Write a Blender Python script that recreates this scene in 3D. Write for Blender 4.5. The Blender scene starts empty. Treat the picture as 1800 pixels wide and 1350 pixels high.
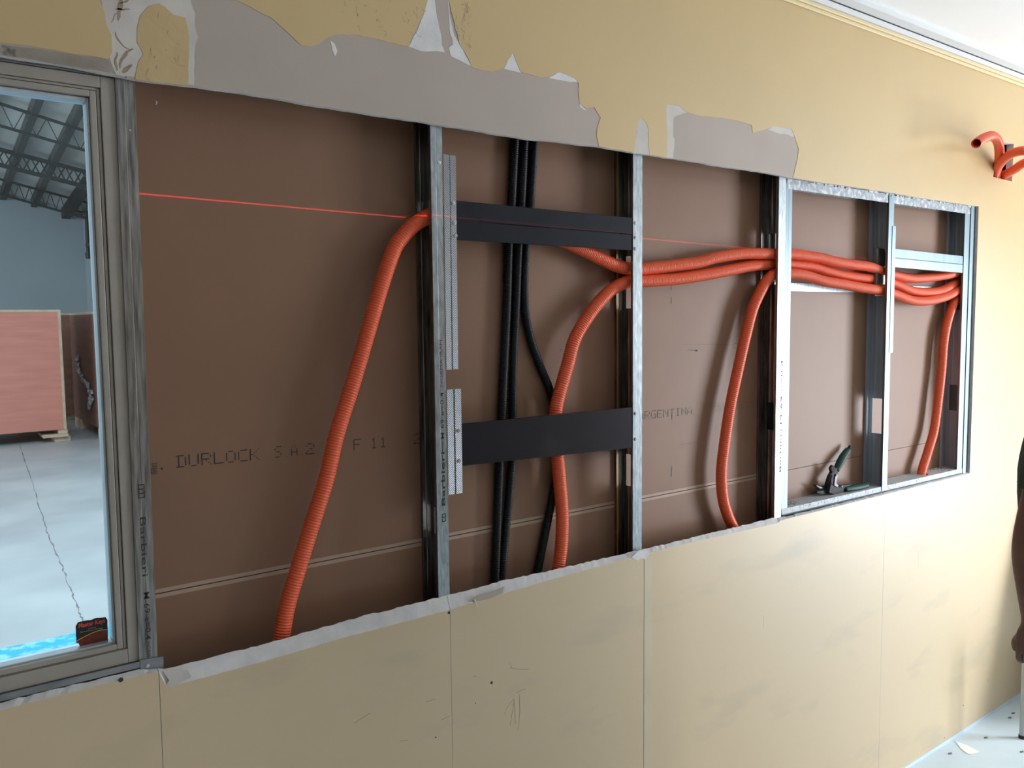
import bpy, bmesh, math, random
from mathutils import Vector, Matrix
from mathutils.geometry import tessellate_polygon
random.seed(7)
PI = math.pi
scene = bpy.context.scene
COL = scene.collection

# ------------------------------------------------------------------ camera
F_PX = 1458.52
CAM = Vector((-0.320987, -1.511046, 1.678914))
CR = Vector((0.800809, -0.598826, -0.010604))      # image right
CD = Vector((-0.056118, -0.057395, -0.996773))     # image down
CF = Vector((0.596285, 0.798820, -0.079568))       # forward
cd = bpy.data.cameras.new('camera')
cd.sensor_width = 36.0
cd.lens = F_PX / 1800 * 36.0
cd.clip_start = 0.02
cam = bpy.data.objects.new('camera', cd)
COL.objects.link(cam)
cam.matrix_world = Matrix(((CR.x, -CD.x, -CF.x, CAM.x), (CR.y, -CD.y, -CF.y, CAM.y),
                           (CR.z, -CD.z, -CF.z, CAM.z), (0, 0, 0, 1)))
scene.camera = cam

# ------------------------------------------------------------------ world, lights, exposure
world = bpy.data.worlds.new('world')
scene.world = world
world.use_nodes = True
wb = world.node_tree.nodes['Background']
wb.inputs[0].default_value = (0.70, 0.84, 1.0, 1)
wb.inputs[1].default_value = 1.0
vs = scene.view_settings
vs.view_transform = 'Standard'
vs.look = 'None'
vs.gamma = 1.0
vs.use_curve_mapping = False
vs.exposure = -0.60

def area(name, loc, direction, sx, sy, power, color):
    l = bpy.data.lights.new(name, 'AREA')
    l.shape = 'RECTANGLE'
    l.size, l.size_y, l.energy, l.color = sx, sy, power, color
    o = bpy.data.objects.new(name, l)
    COL.objects.link(o)
    o.location = loc
    o.rotation_euler = Vector(direction).to_track_quat('-Z', 'Y').to_euler()
    return o

# daylight through the glazed door in the end wall of the office
area('door_daylight', (5.20, -2.05, 1.15), (-1, 0, 0), 1.15, 2.0, 312, (0.885, 0.93, 1.0))
# daylight through the roof light and the big door of the warehouse
area('roof_daylight', (0.8, 4.4, 5.2), (0, 0, -1), 5.0, 4.0, 780, (0.80, 0.93, 1.0))
area('warehouse_door_daylight', (-7.5, 10.5, 2.4), (1, 0, 0), 7.0, 4.0, 720, (0.90, 0.96, 1.0))

# cross-line laser level: a point source that only shines within one thin plane
ll = bpy.data.lights.new('laser_level_beam', 'POINT')
ll.energy = 30.0
ll.shadow_soft_size = 0.0
ll.use_nodes = True
nt = ll.node_tree
for n in list(nt.nodes): nt.nodes.remove(n)
no = nt.nodes.new('ShaderNodeOutputLight'); ne = nt.nodes.new('ShaderNodeEmission')
ntc = nt.nodes.new('ShaderNodeTexCoord'); nsx = nt.nodes.new('ShaderNodeSeparateXYZ')
nab = nt.nodes.new('ShaderNodeMath'); nab.operation = 'ABSOLUTE'
nlt = nt.nodes.new('ShaderNodeMath'); nlt.operation = 'LESS_THAN'; nlt.inputs[1].default_value = 0.00060
nmu = nt.nodes.new('ShaderNodeMath'); nmu.operation = 'MULTIPLY'; nmu.inputs[1].default_value = 18.0
nt.links.new(ntc.outputs['Normal'], nsx.inputs[0]); nt.links.new(nsx.outputs[2], nab.inputs[0])
nt.links.new(nab.outputs[0], nlt.inputs[0]); nt.links.new(nlt.outputs[0], nmu.inputs[0])
nfa = nt.nodes.new('ShaderNodeMath'); nfa.operation = 'MULTIPLY_ADD'; nfa.inputs[1].default_value = 0.2270
nfg = nt.nodes.new('ShaderNodeMath'); nfg.operation = 'GREATER_THAN'; nfg.inputs[1].default_value = 0.0
nfm = nt.nodes.new('ShaderNodeMath'); nfm.operation = 'MULTIPLY'
nt.links.new(nsx.outputs[1], nfa.inputs[0]); nt.links.new(nsx.outputs[0], nfa.inputs[2]); nt.links.new(nfa.outputs[0], nfg.inputs[0])
nt.links.new(nfg.outputs[0], nfm.inputs[0]); nt.links.new(nmu.outputs[0], nfm.inputs[1])
nt.links.new(nfm.outputs[0], ne.inputs['Strength']); ne.inputs['Color'].default_value = (1, 0.03, 0.06, 1)
nt.links.new(ne.outputs[0], no.inputs[0])
lo = bpy.data.objects.new('laser_level_beam', ll); COL.objects.link(lo)
lo.location = (0.55, -2.3, 1.9045 - 0.0145 * 0.55)
lo.rotation_euler = (0, 0.0145, 0)

# ------------------------------------------------------------------ helpers
def ray(u, v):
    return CR * ((u - 900) / F_PX) + CD * ((v - 675) / F_PX) + CF
def at(u, v, Y):
    """world point on the plane y = Y that stands behind a photograph pixel"""
    w = ray(u, v); t = (Y - CAM.y) / w.y
    return CAM + w * t
def at_floor(u, v, Z=0.0):
    w = ray(u, v); t = (Z - CAM.z) / w.z
    return CAM + w * t
def at_x(u, v, X):
    w = ray(u, v); t = (X - CAM.x) / w.x
    return CAM + w * t
def at_depth(u, v, t):
    return CAM + ray(u, v) * t

MATS = {}
def mat(name, color, rough=0.6, metal=0.0, color2=None, scale=8.0, stretch=(1, 1, 1), detail=4.0,
        ramp=(0.35, 0.65), bump=0.0, bump_scale=60.0, spec=0.5, color3=None, ramp3=(0.6, 0.75), scale3=2.0):
    m = bpy.data.materials.new(name); m.use_nodes = True
    t = m.node_tree; b = t.nodes['Principled BSDF']
    b.inputs['Base Color'].default_value = (*color, 1)
    b.inputs['Roughness'].default_value = rough
    b.inputs['Metallic'].default_value = metal
    b.inputs['Specular IOR Level'].default_value = spec
    tc = t.nodes.new('ShaderNodeTexCoord'); mp = t.nodes.new('ShaderNodeMapping')
    mp.inputs['Scale'].default_value = stretch
    t.links.new(tc.outputs['Object'], mp.inputs[0])
    out = None
    if color2:
        nz = t.nodes.new('ShaderNodeTexNoise'); nz.inputs['Scale'].default_value = scale; nz.inputs['Detail'].default_value = detail
        t.links.new(mp.outputs[0], nz.inputs['Vector'])
        rp = t.nodes.new('ShaderNodeValToRGB')
        rp.color_ramp.elements[0].position, rp.color_ramp.elements[1].position = ramp
        rp.color_ramp.elements[0].color = (*color, 1); rp.color_ramp.elements[1].color = (*color2, 1)
        t.links.new(nz.outputs['Fac'], rp.inputs[0]); out = rp.outputs[0]
        if color3:
            n3 = t.nodes.new('ShaderNodeTexNoise'); n3.inputs['Scale'].default_value = scale3; n3.inputs['Detail'].default_value = 6
            t.links.new(mp.outputs[0], n3.inputs['Vector'])
            r3 = t.nodes.new('ShaderNodeValToRGB')
            r3.color_ramp.elements[0].position, r3.color_ramp.elements[1].position = ramp3
            t.links.new(n3.outputs['Fac'], r3.inputs[0])
            mx = t.nodes.new('ShaderNodeMixRGB'); mx.inputs[2].default_value = (*color3, 1)
            t.links.new(r3.outputs[0], mx.inputs[0]); t.links.new(out, mx.inputs[1]); out = mx.outputs[0]
        t.links.new(out, b.inputs['Base Color'])
    if bump:
        nb = t.nodes.new('ShaderNodeTexNoise'); nb.inputs['Scale'].default_value = bump_scale; nb.inputs['Detail'].default_value = 3
        t.links.new(tc.outputs['Object'], nb.inputs['Vector'])
        bp = t.nodes.new('ShaderNodeBump'); bp.inputs['Strength'].default_value = bump; bp.inputs['Distance'].default_value = 0.002
        t.links.new(nb.outputs['Fac'], bp.inputs['Height']); t.links.new(bp.outputs[0], b.inputs['Normal'])
    MATS[name] = m
    return m

mat('paint', (0.565, 0.428, 0.222), 0.5, 0, (0.54, 0.408, 0.212), 3.0, ramp=(0.3, 0.7), bump=0.06, bump_scale=120)
pm = mat('wall_paint', (0.565, 0.415, 0.205), 0.40, 0, (0.54, 0.396, 0.198), 3.0, ramp=(0.3, 0.7), bump=0.05, bump_scale=120)
def two_coat(m, low, smudge):
    t = m.node_tree; b = t.nodes['Principled BSDF']; up = b.inputs['Base Color'].links[0].from_socket
    tc = t.nodes.new('ShaderNodeTexCoord'); sx = t.nodes.new('ShaderNodeSeparateXYZ'); t.links.new(tc.outputs['Object'], sx.inputs[0])
    mr = t.nodes.new('ShaderNodeMapRange'); mr.inputs[1].default_value = 1.0; mr.inputs[2].default_value = 2.0; t.links.new(sx.outputs[2], mr.inputs[0])
    nz = t.nodes.new('ShaderNodeTexNoise'); nz.inputs['Scale'].default_value = 3.0; nz.inputs['Detail'].default_value = 7
    mp = t.nodes.new('ShaderNodeMapping'); mp.inputs['Rotation'].default_value = (0, -0.5, 0); mp.inputs['Scale'].default_value = (0.8, 1, 2.6)
    t.links.new(tc.outputs['Object'], mp.inputs[0]); t.links.new(mp.outputs[0], nz.inputs['Vector'])
    rp = t.nodes.new('ShaderNodeValToRGB'); rp.color_ramp.elements[0].position = 0.56; rp.color_ramp.elements[1].position = 0.95
    t.links.new(nz.outputs['Fac'], rp.inputs[0])
    m1 = t.nodes.new('ShaderNodeMixRGB'); m1.inputs[1].default_value = (*low, 1); m1.inputs[2].default_value = (*smudge, 1); t.links.new(rp.outputs[0], m1.inputs[0])
    m2 = t.nodes.new('ShaderNodeMixRGB'); t.links.new(mr.outputs[0], m2.inputs[0]); t.links.new(m1.outputs[0], m2.inputs[1]); t.links.new(up, m2.inputs[2])
    t.links.new(m2.outputs[0], b.inputs['Base Color'])
two_coat(pm, (0.60, 0.478, 0.305), (0.37, 0.335, 0.25))
mat('crackle', (0.55, 0.405, 0.20), 0.6, 0, (0.50, 0.365, 0.18), 9, bump=0.25, bump_scale=70)
mat('grey_paper', (0.43, 0.365, 0.312), 0.7, 0, (0.405, 0.343, 0.294), 5, bump=0.05, bump_scale=200)
mat('gypsum', (0.70, 0.69, 0.68), 0.85, 0, (0.60, 0.595, 0.59), 25, bump=0.25, bump_scale=160)
mat('filler', (0.60, 0.565, 0.51), 0.8, 0, (0.51, 0.475, 0.43), 12, bump=0.3, bump_scale=60)
mat('dirty_filler', (0.24, 0.205, 0.16), 0.85, 0, (0.40, 0.37, 0.32), 9, bump=0.4, bump_scale=70, detail=8, color3=(0.10, 0.085, 0.07), ramp3=(0.60, 0.72), scale3=40)
mat('kraft', (0.25, 0.142, 0.09), 0.45, 0, (0.23, 0.13, 0.082), 3.5, bump=0.03, bump_scale=200, spec=0.20)
mat('kraft_edge', (0.40, 0.28, 0.20), 0.6, 0, (0.36, 0.25, 0.18), 20)
mat('ink', (0.035, 0.03, 0.03), 0.7)
mat('soft_ink', (0.10, 0.08, 0.072), 0.7)
mat('brown_tear', (0.27, 0.20, 0.15), 0.9, 0, (0.36, 0.28, 0.22), 30)
mat('galv', (0.33, 0.375, 0.39), 0.40, 1.0, (0.19, 0.215, 0.225), 130, stretch=(1, 1, 0.25), ramp=(0.3, 0.7), bump=0.05, bump_scale=300)
mat('galv_old', (0.40, 0.405, 0.39), 0.42, 1.0, (0.12, 0.12, 0.118), 110, stretch=(1.4, 1, 0.10), ramp=(0.3, 0.7), detail=8, bump=0.08, bump_scale=300)
mat('galv_new', (0.165, 0.215, 0.24), 0.42, 1.0, (0.14, 0.185, 0.205), 30, stretch=(1, 1, 0.1))
mat('galv_dirty', (0.46, 0.50, 0.52), 0.6, 0.15, (0.38, 0.41, 0.43), 35, ramp=(0.3, 0.7), bump=0.2, bump_scale=120,
    color3=(0.50, 0.51, 0.51), ramp3=(0.5, 0.62), scale3=40)
mat('zinc_web', (0.40, 0.45, 0.49), 0.5, 0.15, (0.34, 0.385, 0.42), 20, stretch=(1, 1, 0.1))
mat('galv_head', (0.24, 0.265, 0.28), 0.5, 0.8, (0.15, 0.165, 0.175), 45, ramp=(0.3, 0.7), color3=(0.34, 0.35, 0.35), ramp3=(0.5, 0.62), scale3=60)
mat('steel_dark', (0.33, 0.35, 0.36), 0.45, 0.9, (0.18, 0.19, 0.20), 30, stretch=(0.3, 1, 1), bump=0.05)
mat('screw_steel', (0.55, 0.58, 0.60), 0.25, 1.0)
mat('orange', (0.86, 0.125, 0.042), 0.38, 0, spec=0.5)
mat('black_tube', (0.008, 0.009, 0.012), 0.42, spec=0.25)
mat('black_plate', (0.011, 0.013, 0.018), 0.6, 0, (0.014, 0.016, 0.022), 12, spec=0.12)
mat('black_plate_low', (0.013, 0.011, 0.014), 0.6, 0, (0.022, 0.020, 0.022), 9, ramp=(0.55, 0.8), spec=0.12)
mat('yellow_tape', (0.55, 0.29, 0.04), 0.6)
mat('alu', (0.37, 0.345, 0.30), 0.5, 0.25, (0.33, 0.305, 0.265), 10, bump=0.03)
mat('alu_light', (0.55, 0.62, 0.67), 0.35, 0.4, (0.48, 0.55, 0.60), 25)
mat('rubber', (0.015, 0.014, 0.012), 0.8)
mat('ceiling_white', (0.90, 0.90, 0.89), 0.8)
mat('angle_white', (0.70, 0.71, 0.71), 0.6)
mat('trim_cream', (0.72, 0.58, 0.34), 0.5)
mat('floor_office', (0.60, 0.72, 0.78), 0.55, 0, (0.54, 0.65, 0.71), 4, bump=0.1, bump_scale=40, color3=(0.64, 0.74, 0.79), ramp3=(0.5, 0.7), scale3=1.5)
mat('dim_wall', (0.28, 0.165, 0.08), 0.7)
mat('white_paper', (0.88, 0.87, 0.82), 0.7)
mat('debris', (0.18, 0.17, 0.16), 0.8)
mat('concrete', (0.42, 0.43, 0.44), 0.42, 0, (0.34, 0.35, 0.365), 1.3, bump=0.05, bump_scale=30, color3=(0.50, 0.51, 0.52), ramp3=(0.45, 0.7), scale3=0.7)
mat('blue_floor', (0.03, 0.40, 0.66), 0.5, 0, (0.24, 0.58, 0.74), 14, ramp=(0.48, 0.6), detail=8)
mat('crack', (0.16, 0.16, 0.17), 0.9)
mat('far_wall', (0.38, 0.43, 0.46), 0.85, 0, (0.36, 0.41, 0.44), 1.0)
mat('roof_sheet', (0.70, 0.72, 0.70), 0.6, 0, (0.58, 0.60, 0.59), 0.8)
mat('truss', (0.035, 0.043, 0.043), 0.6)
mat('purlin', (0.07, 0.08, 0.08), 0.6)
mat('pipe_dark', (0.03, 0.033, 0.038), 0.5)
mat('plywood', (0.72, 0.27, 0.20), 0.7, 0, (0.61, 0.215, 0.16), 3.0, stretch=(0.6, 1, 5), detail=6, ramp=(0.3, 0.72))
mat('plywood_shaded', (0.30, 0.13, 0.09), 0.65, 0, (0.24, 0.10, 0.075), 3.0, stretch=(1, 0.6, 4), detail=6)  # plywood copy with the shade of the crate sides put into its colour
mat('pine', (0.66, 0.50, 0.36), 0.7, 0, (0.55, 0.40, 0.28), 10)
mat('film', (0.75, 0.78, 0.85), 0.2, 0.0, (0.35, 0.33, 0.40), 40, bump=0.8, bump_scale=60)
mat('green_grip', (0.010, 0.048, 0.037), 0.5, spec=0.2)
mat('tool_steel', (0.05, 0.045, 0.045), 0.6, 0.2, (0.028, 0.025, 0.026), 40, spec=0.2)
mat('tool_bright', (0.10, 0.10, 0.11), 0.45, 0.8)
mat('skin', (0.175, 0.095, 0.072), 0.55, 0, (0.15, 0.08, 0.06), 25, bump=0.15, bump_scale=180)
mat('hair_dark', (0.012, 0.009, 0.008), 0.7)
mat('shirt_green', (0.035, 0.060, 0.045), 0.85, 0, (0.028, 0.05, 0.038), 20)
mat('trousers', (0.035, 0.038, 0.05), 0.85)
mat('shoe', (0.03, 0.025, 0.02), 0.6)
mat('eye_white', (0.7, 0.68, 0.64), 0.3)
mat('grey_tube', (0.42, 0.45, 0.46), 0.4, 0.3)
mat('grey_seat', (0.30, 0.31, 0.32), 0.6)
mat('st_black', (0.012, 0.012, 0.022), 0.35)
mat('st_red', (0.20, 0.035, 0.018), 0.35, 0, (0.14, 0.022, 0.012), 60)
mat('st_yellow', (0.75, 0.42, 0.04), 0.4)
mat('st_title', (0.75, 0.10, 0.06), 0.4)
mat('st_text', (0.55, 0.45, 0.38), 0.4)
mat('plastic_white', (0.75, 0.74, 0.70), 0.4)
mat('tape_strip', (0.60, 0.52, 0.37), 0.6, 0, (0.56, 0.48, 0.33), 8)
mat('smudge', (0.44, 0.425, 0.34), 0.7)

# knurled zinc sheet: fine diagonal grooves
kn = mat('knurled', (0.42, 0.45, 0.475), 0.33, 1.0)
t = kn.node_tree; b = t.nodes['Principled BSDF']
tc = t.nodes.new('ShaderNodeTexCoord'); mp = t.nodes.new('ShaderNodeMapping'); mp.inputs['Rotation'].default_value = (0, 0.7, 0)
wv = t.nodes.new('ShaderNodeTexWave'); wv.inputs['Scale'].default_value = 95; wv.bands_direction = 'X'
bp = t.nodes.new('ShaderNodeBump'); bp.inputs['Strength'].default_value = 0.7; bp.inputs['Distance'].default_value = 0.0008
t.links.new(tc.outputs['Object'], mp.inputs[0]); t.links.new(mp.outputs[0], wv.inputs['Vector'])
t.links.new(wv.outputs['Fac'], bp.inputs['Height']); t.links.new(bp.outputs[0], b.inputs['Normal'])
rk = t.nodes.new('ShaderNodeValToRGB'); rk.color_ramp.elements[0].color = (0.16, 0.17, 0.18, 1); rk.color_ramp.elements[1].color = (0.42, 0.45, 0.475, 1)
t.links.new(wv.outputs['Fac'], rk.inputs[0]); t.links.new(rk.outputs[0], b.inputs['Base Color'])

# window glass
g = bpy.data.materials.new('glass'); g.use_nodes = True; MATS['glass'] = g
t = g.node_tree
for n in list(t.nodes): t.nodes.remove(n)
go = t.nodes.new('ShaderNodeOutputMaterial'); gt = t.nodes.new('ShaderNodeBsdfTransparent'); gg = t.nodes.new('ShaderNodeBsdfGlossy')
gt.inputs[0].default_value = (0.90, 0.96, 0.97, 1); gg.inputs['Roughness'].default_value = 0.02
gm = t.nodes.new('ShaderNodeMixShader'); gf = t.nodes.new('ShaderNodeFresnel'); gf.inputs[0].default_value = 1.45
t.links.new(gf.outputs[0], gm.inputs[0]); t.links.new(gt.outputs[0], gm.inputs[1]); t.links.new(gg.outputs[0], gm.inputs[2])
t.links.new(gm.outputs[0], go.inputs[0])
# daylight seen in a window
e = bpy.data.materials.new('daylight'); e.use_nodes = True; MATS['daylight'] = e
t = e.node_tree
for n in list(t.nodes): t.nodes.remove(n)
eo = t.nodes.new('ShaderNodeOutputMaterial'); ee = t.nodes.new('ShaderNodeEmission'); ee.inputs[0].default_value = (0.85, 0.95, 1, 1); ee.inputs[1].default_value = 1.6
t.links.new(ee.outputs[0], eo.inputs[0])

def M(n): return MATS[n]

class MB:
    def __init__(s): s.v, s.f, s.m = [], [], []
    def quad(s, pts, mi=0):
        n = len(s.v); s.v += [tuple(p) for p in pts]; s.f.append(tuple(range(n, n + len(pts)))); s.m.append(mi)
    def box(s, x0, x1, y0, y1, z0, z1, mi=0):
        n = len(s.v)
        s.v += [(x0, y0, z0), (x1, y0, z0), (x1, y1, z0), (x0, y1, z0), (x0, y0, z1), (x1, y0, z1), (x1, y1, z1), (x0, y1, z1)]
        for q in ((0, 3, 2, 1), (4, 5, 6, 7), (0, 1, 5, 4), (1, 2, 6, 5), (2, 3, 7, 6), (3, 0, 4, 7)):
            s.f.append(tuple(n + i for i in q)); s.m.append(mi)
    def beam(s, a, b, w, h, up=(0, 0, 1), mi=0):
        a, b = Vector(a), Vector(b); d = (b - a).normalized(); sd = d.cross(Vector(up))
        if sd.length < 1e-6: sd = d.cross(Vector((1, 0, 0)))
        sd.normalize(); u = sd.cross(d).normalized()
        n = len(s.v)
        for p in (a, b):
            for i, j in ((-1, -1), (1, -1), (1, 1), (-1, 1)):
                s.v.append(tuple(p + sd * (i * w / 2) + u * (j * h / 2)))
        for q in ((0, 1, 2, 3), (7, 6, 5, 4), (0, 4, 5, 1), (1, 5, 6, 2), (2, 6, 7, 3), (3, 7, 4, 0)):
            s.f.append(tuple(n + i for i in q)); s.m.append(mi)
    def rod(s, a, b, r, r2=None, seg=10, mi=0, cap=True):
        a, b = Vector(a), Vector(b); r2 = r if r2 is None else r2
        d = (b - a).normalized(); x = d.orthogonal().normalized(); y = d.cross(x)
        n = len(s.v)
        for p, rr in ((a, r), (b, r2)):
            for i in range(seg):
                t = 2 * PI * i / seg; s.v.append(tuple(p + x * (rr * math.cos(t)) + y * (rr * math.sin(t))))
        for i in range(seg):
            j = (i + 1) % seg; s.f.append((n + i, n + j, n + seg + j, n + seg + i)); s.m.append(mi)
        if cap:
            s.f.append(tuple(n + i for i in reversed(range(seg)))); s.m.append(mi)
            s.f.append(tuple(n + seg + i for i in range(seg))); s.m.append(mi)
    def plate(s, loops, yf, yb, mi=0, mi_edge=None):
        """polygon (with holes) in x,z, from y=yf (front, towards the room) to y=yb"""
        mi_edge = mi if mi_edge is None else mi_edge
        flat = [p for l in loops for p in l]; n = len(s.v); k = len(flat)
        tris = tessellate_polygon([[Vector((p[0], p[1], 0)) for p in l] for l in loops])
        s.v += [(p[0], yf, p[1]) for p in flat] + [(p[0], yb, p[1]) for p in flat]
        for a, b, c in tris:
            ar = (flat[b][0] - flat[a][0]) * (flat[c][1] - flat[a][1]) - (flat[b][1] - flat[a][1]) * (flat[c][0] - flat[a][0])
            if ar < 0: b, c = c, b
            s.f.append((n + a, n + b, n + c)); s.m.append(mi)          # faces -y
            s.f.append((n + k + c, n + k + b, n + k + a)); s.m.append(mi)
        o = 0
        for l in loops:
            c = len(l)
            for i in range(c):
                j = (i + 1) % c
                s.f.append((n + o + i, n + o + j, n + k + o + j, n + k + o + i)); s.m.append(mi_edge)
            o += c
    def build(s, name, mats, parent=None, smooth=False, bevel=0.0, solid=0.0, weld=False):
        me = bpy.data.meshes.new(name); me.from_pydata(s.v, [], s.f)
        mats = mats if isinstance(mats, (list, tuple)) else [mats]
        for m_ in mats: me.materials.append(M(m_))
        me.polygons.foreach_set('material_index', s.m)
        bm = bmesh.new(); bm.from_mesh(me)
        if weld: bmesh.ops.remove_doubles(bm, verts=bm.verts, dist=1e-5)
        bmesh.ops.recalc_face_normals(bm, faces=bm.faces)
        bm.to_mesh(me); bm.free()
        if smooth: me.polygons.foreach_set('use_smooth', [True] * len(me.polygons))
        me.update()
        o = bpy.data.objects.new(name, me); COL.objects.link(o)
        if parent: o.parent = parent
        if bevel:
            md = o.modifiers.new('bevel', 'BEVEL'); md.width = bevel; md.segments = 2; md.limit_method = 'ANGLE'
        if solid:
            md = o.modifiers.new('solid', 'SOLIDIFY'); md.thickness = solid; md.offset = 0
        return o

def tag(o, label=None, cat=None, group=None, kind=None):
    if label: o['label'] = label
    if cat: o['category'] = cat
    if group: o['group'] = group
    if kind: o['kind'] = kind
    return o
def empty(name, loc=(0, 0, 0)):
    o = bpy.data.objects.new(name, None); COL.objects.link(o); o.location = loc; o.empty_display_size = 0.05
    return o
def thing(name, label, cat, group=None, kind=None):
    return tag(empty(name), label, cat, group, kind)
def px(l, Y): return [(p.x, p.z) for p in (at(u, v, Y) for u, v in l)]
def interp(l, x):
    if x <= l[0][0]: return l[0][1]
    for (a, b), (c, d) in zip(l, l[1:]):
        if x <= c: return b + (d - b) * (x - a) / (c - a)
    return l[-1][1]
def jag(l, step=0.012, amp=0.0015):
    """refine an outline and roughen it, as torn paint is"""
    out = []
    for (a, b), (c, d) in zip(l, l[1:]):
        n = max(1, int(math.hypot(c - a, d - b) / step))
        for i in range(n):
            t = i / n; out.append((a + (c - a) * t + random.uniform(-amp, amp) * (i > 0), b + (d - b) * t + random.uniform(-amp, amp) * (i > 0)))
    out.append(l[-1]); return out
def sheet_profile(mb, pts, z0, z1, axis='z', mi=0):
    for a, b in zip(pts, pts[1:]):
        mb.quad([(a[0], a[1], z0), (b[0], b[1], z0), (b[0], b[1], z1), (a[0], a[1], z1)], mi)

# text ------------------------------------------------------------
def text_mesh(s, size, bold=0.0):
    c = bpy.data.curves.new('lettering', 'FONT'); c.body = s; c.size = size; c.resolution_u = 2; c.offset = bold
    o = bpy.data.objects.new('lettering', c); COL.objects.link(o)
    dg = bpy.context.evaluated_depsgraph_get(); me = bpy.data.meshes.new_from_object(o.evaluated_get(dg))
    bpy.data.objects.remove(o); bpy.data.curves.remove(c)
    me.materials.clear(); return me
def put_text(s, size, origin, xdir, ydir, material, parent, name='printed_lettering', bold=0.0, width=None):
    me = text_mesh(s, size, bold); me.materials.append(M(material))
    xd, yd = Vector(xdir).normalized(), Vector(ydir).normalized(); zd = xd.cross(yd)
    sc = 1.0
    if width:
        w = max(v.co.x for v in me.vertices) - min(v.co.x for v in me.vertices); sc = width / w
    for v in me.vertices:
        v.co = Vector(origin) + xd * (v.co.x * sc) + yd * v.co.y + zd * 0.00005
    o = bpy.data.objects.new(name, me); COL.objects.link(o); o.parent = parent
    return o
DOT = {
 'D': ('11110','01001','01001','01001','01001','01001','11110'), 'U': ('10001','10001','10001','10001','10001','10001','01110'),
 'R': ('11110','10001','10001','11110','10100','10010','10001'), 'L': ('10000','10000','10000','10000','10000','10000','11111'),
 'O': ('01110','10001','10001','10001','10001','10001','01110'), 'C': ('01111','10000','10000','10000','10000','10000','01111'),
 'K': ('10001','10010','10100','11000','10100','10010','10001'), 'S': ('01111','10000','10000','01110','00001','00001','11110'),
 'A': ('00100','01010','10001','10001','11111','10001','10001'), '.': ('00000','00000','00000','00000','00000','00000','00100'),
 '2': ('01110','10001','00001','00110','01000','10000','11111'), 'F': ('11111','10000','10000','11110','10000','10000','10000'),
 '1': ('00100','01100','00100','00100','00100','00100','01110'), 'G': ('01111','10000','10000','10011','10001','10001','01111'),
 'E': ('11111','10000','10000','11110','10000','10000','11111'), 'N': ('10001','11001','10101','10101','10011','10001','10001'),
 'T': ('11111','00100','00100','00100','00100','00100','00100'), 'I': ('01110','00100','00100','00100','00100','00100','01110'),
 'M': ('10001','11011','10101','10101','10001','10001','10001'), ' ': ('00000',) * 7}
def dot_text(mb, s, x, z, h, pitch, slope, y):
    cw = pitch * 0.70 / 4; ch = h / 6; q = min(cw, ch) * 0.30
    for i, c in enumerate(s):
        rows = DOT[c]
        for r in range(7):
            for k in range(5):
                if rows[r][k] != '1': continue
                for sub in ((0, 0), (0.5, 0), (0, 0.5)):
                    kk, rr = k + sub[0], r + sub[1]
                    if sub[0] and not (k < 4 and rows[r][k + 1] == '1'): continue
                    if sub[1] and not (r < 6 and rows[r + 1][k] == '1'): continue
                    X = x + i * pitch + kk * cw; Z = z + h - rr * ch + slope * (X - x)
                    mb.quad([(X - q, y, Z - q), (X + q, y, Z - q), (X + q, y, Z + q), (X - q, y, Z + q)])

# corrugated conduit -----------------------------------------------
def catmull(P, step):
    P = [Vector(p) for p in P]; P = [P[0] * 2 - P[1]] + P + [P[-1] * 2 - P[-2]]; dense = []
    for i in range(1, len(P) - 2):
        a, b, c, d = P[i - 1:i + 3]; n = 24
        for k in range(n):
            t = k / n
            dense.append(0.5 * ((2 * b) + (c - a) * t + (2 * a - 5 * b + 4 * c - d) * t * t + (3 * b - a - 3 * c + d) * t ** 3))
    dense.append(P[-2])
    for _ in range(3):
        dense = [dense[0]] + [(dense[i - 1] + dense[i] * 2 + dense[i + 1]) / 4 for i in range(1, len(dense) - 1)] + [dense[-1]]
    L = [0]
    for a, b in zip(dense, dense[1:]): L.append(L[-1] + (b - a).length)
    N = int(L[-1] / step); out = []; j = 0
    for i in range(N + 1):
        s = i * L[-1] / N
        while j < len(L) - 2 and L[j + 1] < s: j += 1
        t = (s - L[j]) / max(1e-9, L[j + 1] - L[j]); out.append(dense[j].lerp(dense[j + 1], t))
    return out
def conduit(name, pts, r, material, label, pitch=0.0056, seg=18, open_end=False, parent=None, group=None):
    P = catmull(pts, pitch / 4); mb = MB()
    d0 = (P[1] - P[0]).normalized(); x = d0.orthogonal().normalized(); prof = (1.0, 0.975, 0.875, 0.975)
    rings = []
    for i, p in enumerate(P):
        d = (P[min(i + 1, len(P) - 1)] - P[max(i - 1, 0)]).normalized()
        x = (x - d * x.dot(d)).normalized(); y = d.cross(x); rr = r * prof[i % 4]
        rings.append([p + x * (rr * math.cos(2 * PI * k / seg)) + y * (rr * math.sin(2 * PI * k / seg)) for k in range(seg)])
    if open_end:      # hollow mouth at the far end
        c = P[-1]
        rings.append([c + (q - c) * 0.86 for q in rings[-1]])
        for back in range(6, 60, 6): rings.append([P[-1 - back] + (q - P[-1 - back]) * 0.82 for q in rings[len(P) - 1 - back]])
    n = 0
    for rg in rings: mb.v += [tuple(q) for q in rg]
    for i in range(len(rings) - 1):
        for k in range(seg):
            l = (k + 1) % seg
            mb.f.append((i * seg + k, i * seg + l, (i + 1) * seg + l, (i + 1) * seg + k)); mb.m.append(0)
    mb.f.append(tuple(reversed(range(seg)))); mb.m.append(0)
    e_ = (len(rings) - 1) * seg; mb.f.append(tuple(e_ + k for k in range(seg))); mb.m.append(0)
    o = mb.build(name, material, parent, smooth=True)
    if not parent: tag(o, label, 'conduit', group)
    return o
def pts(*l): return [at(u, v, y) for u, v, y in l]

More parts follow.
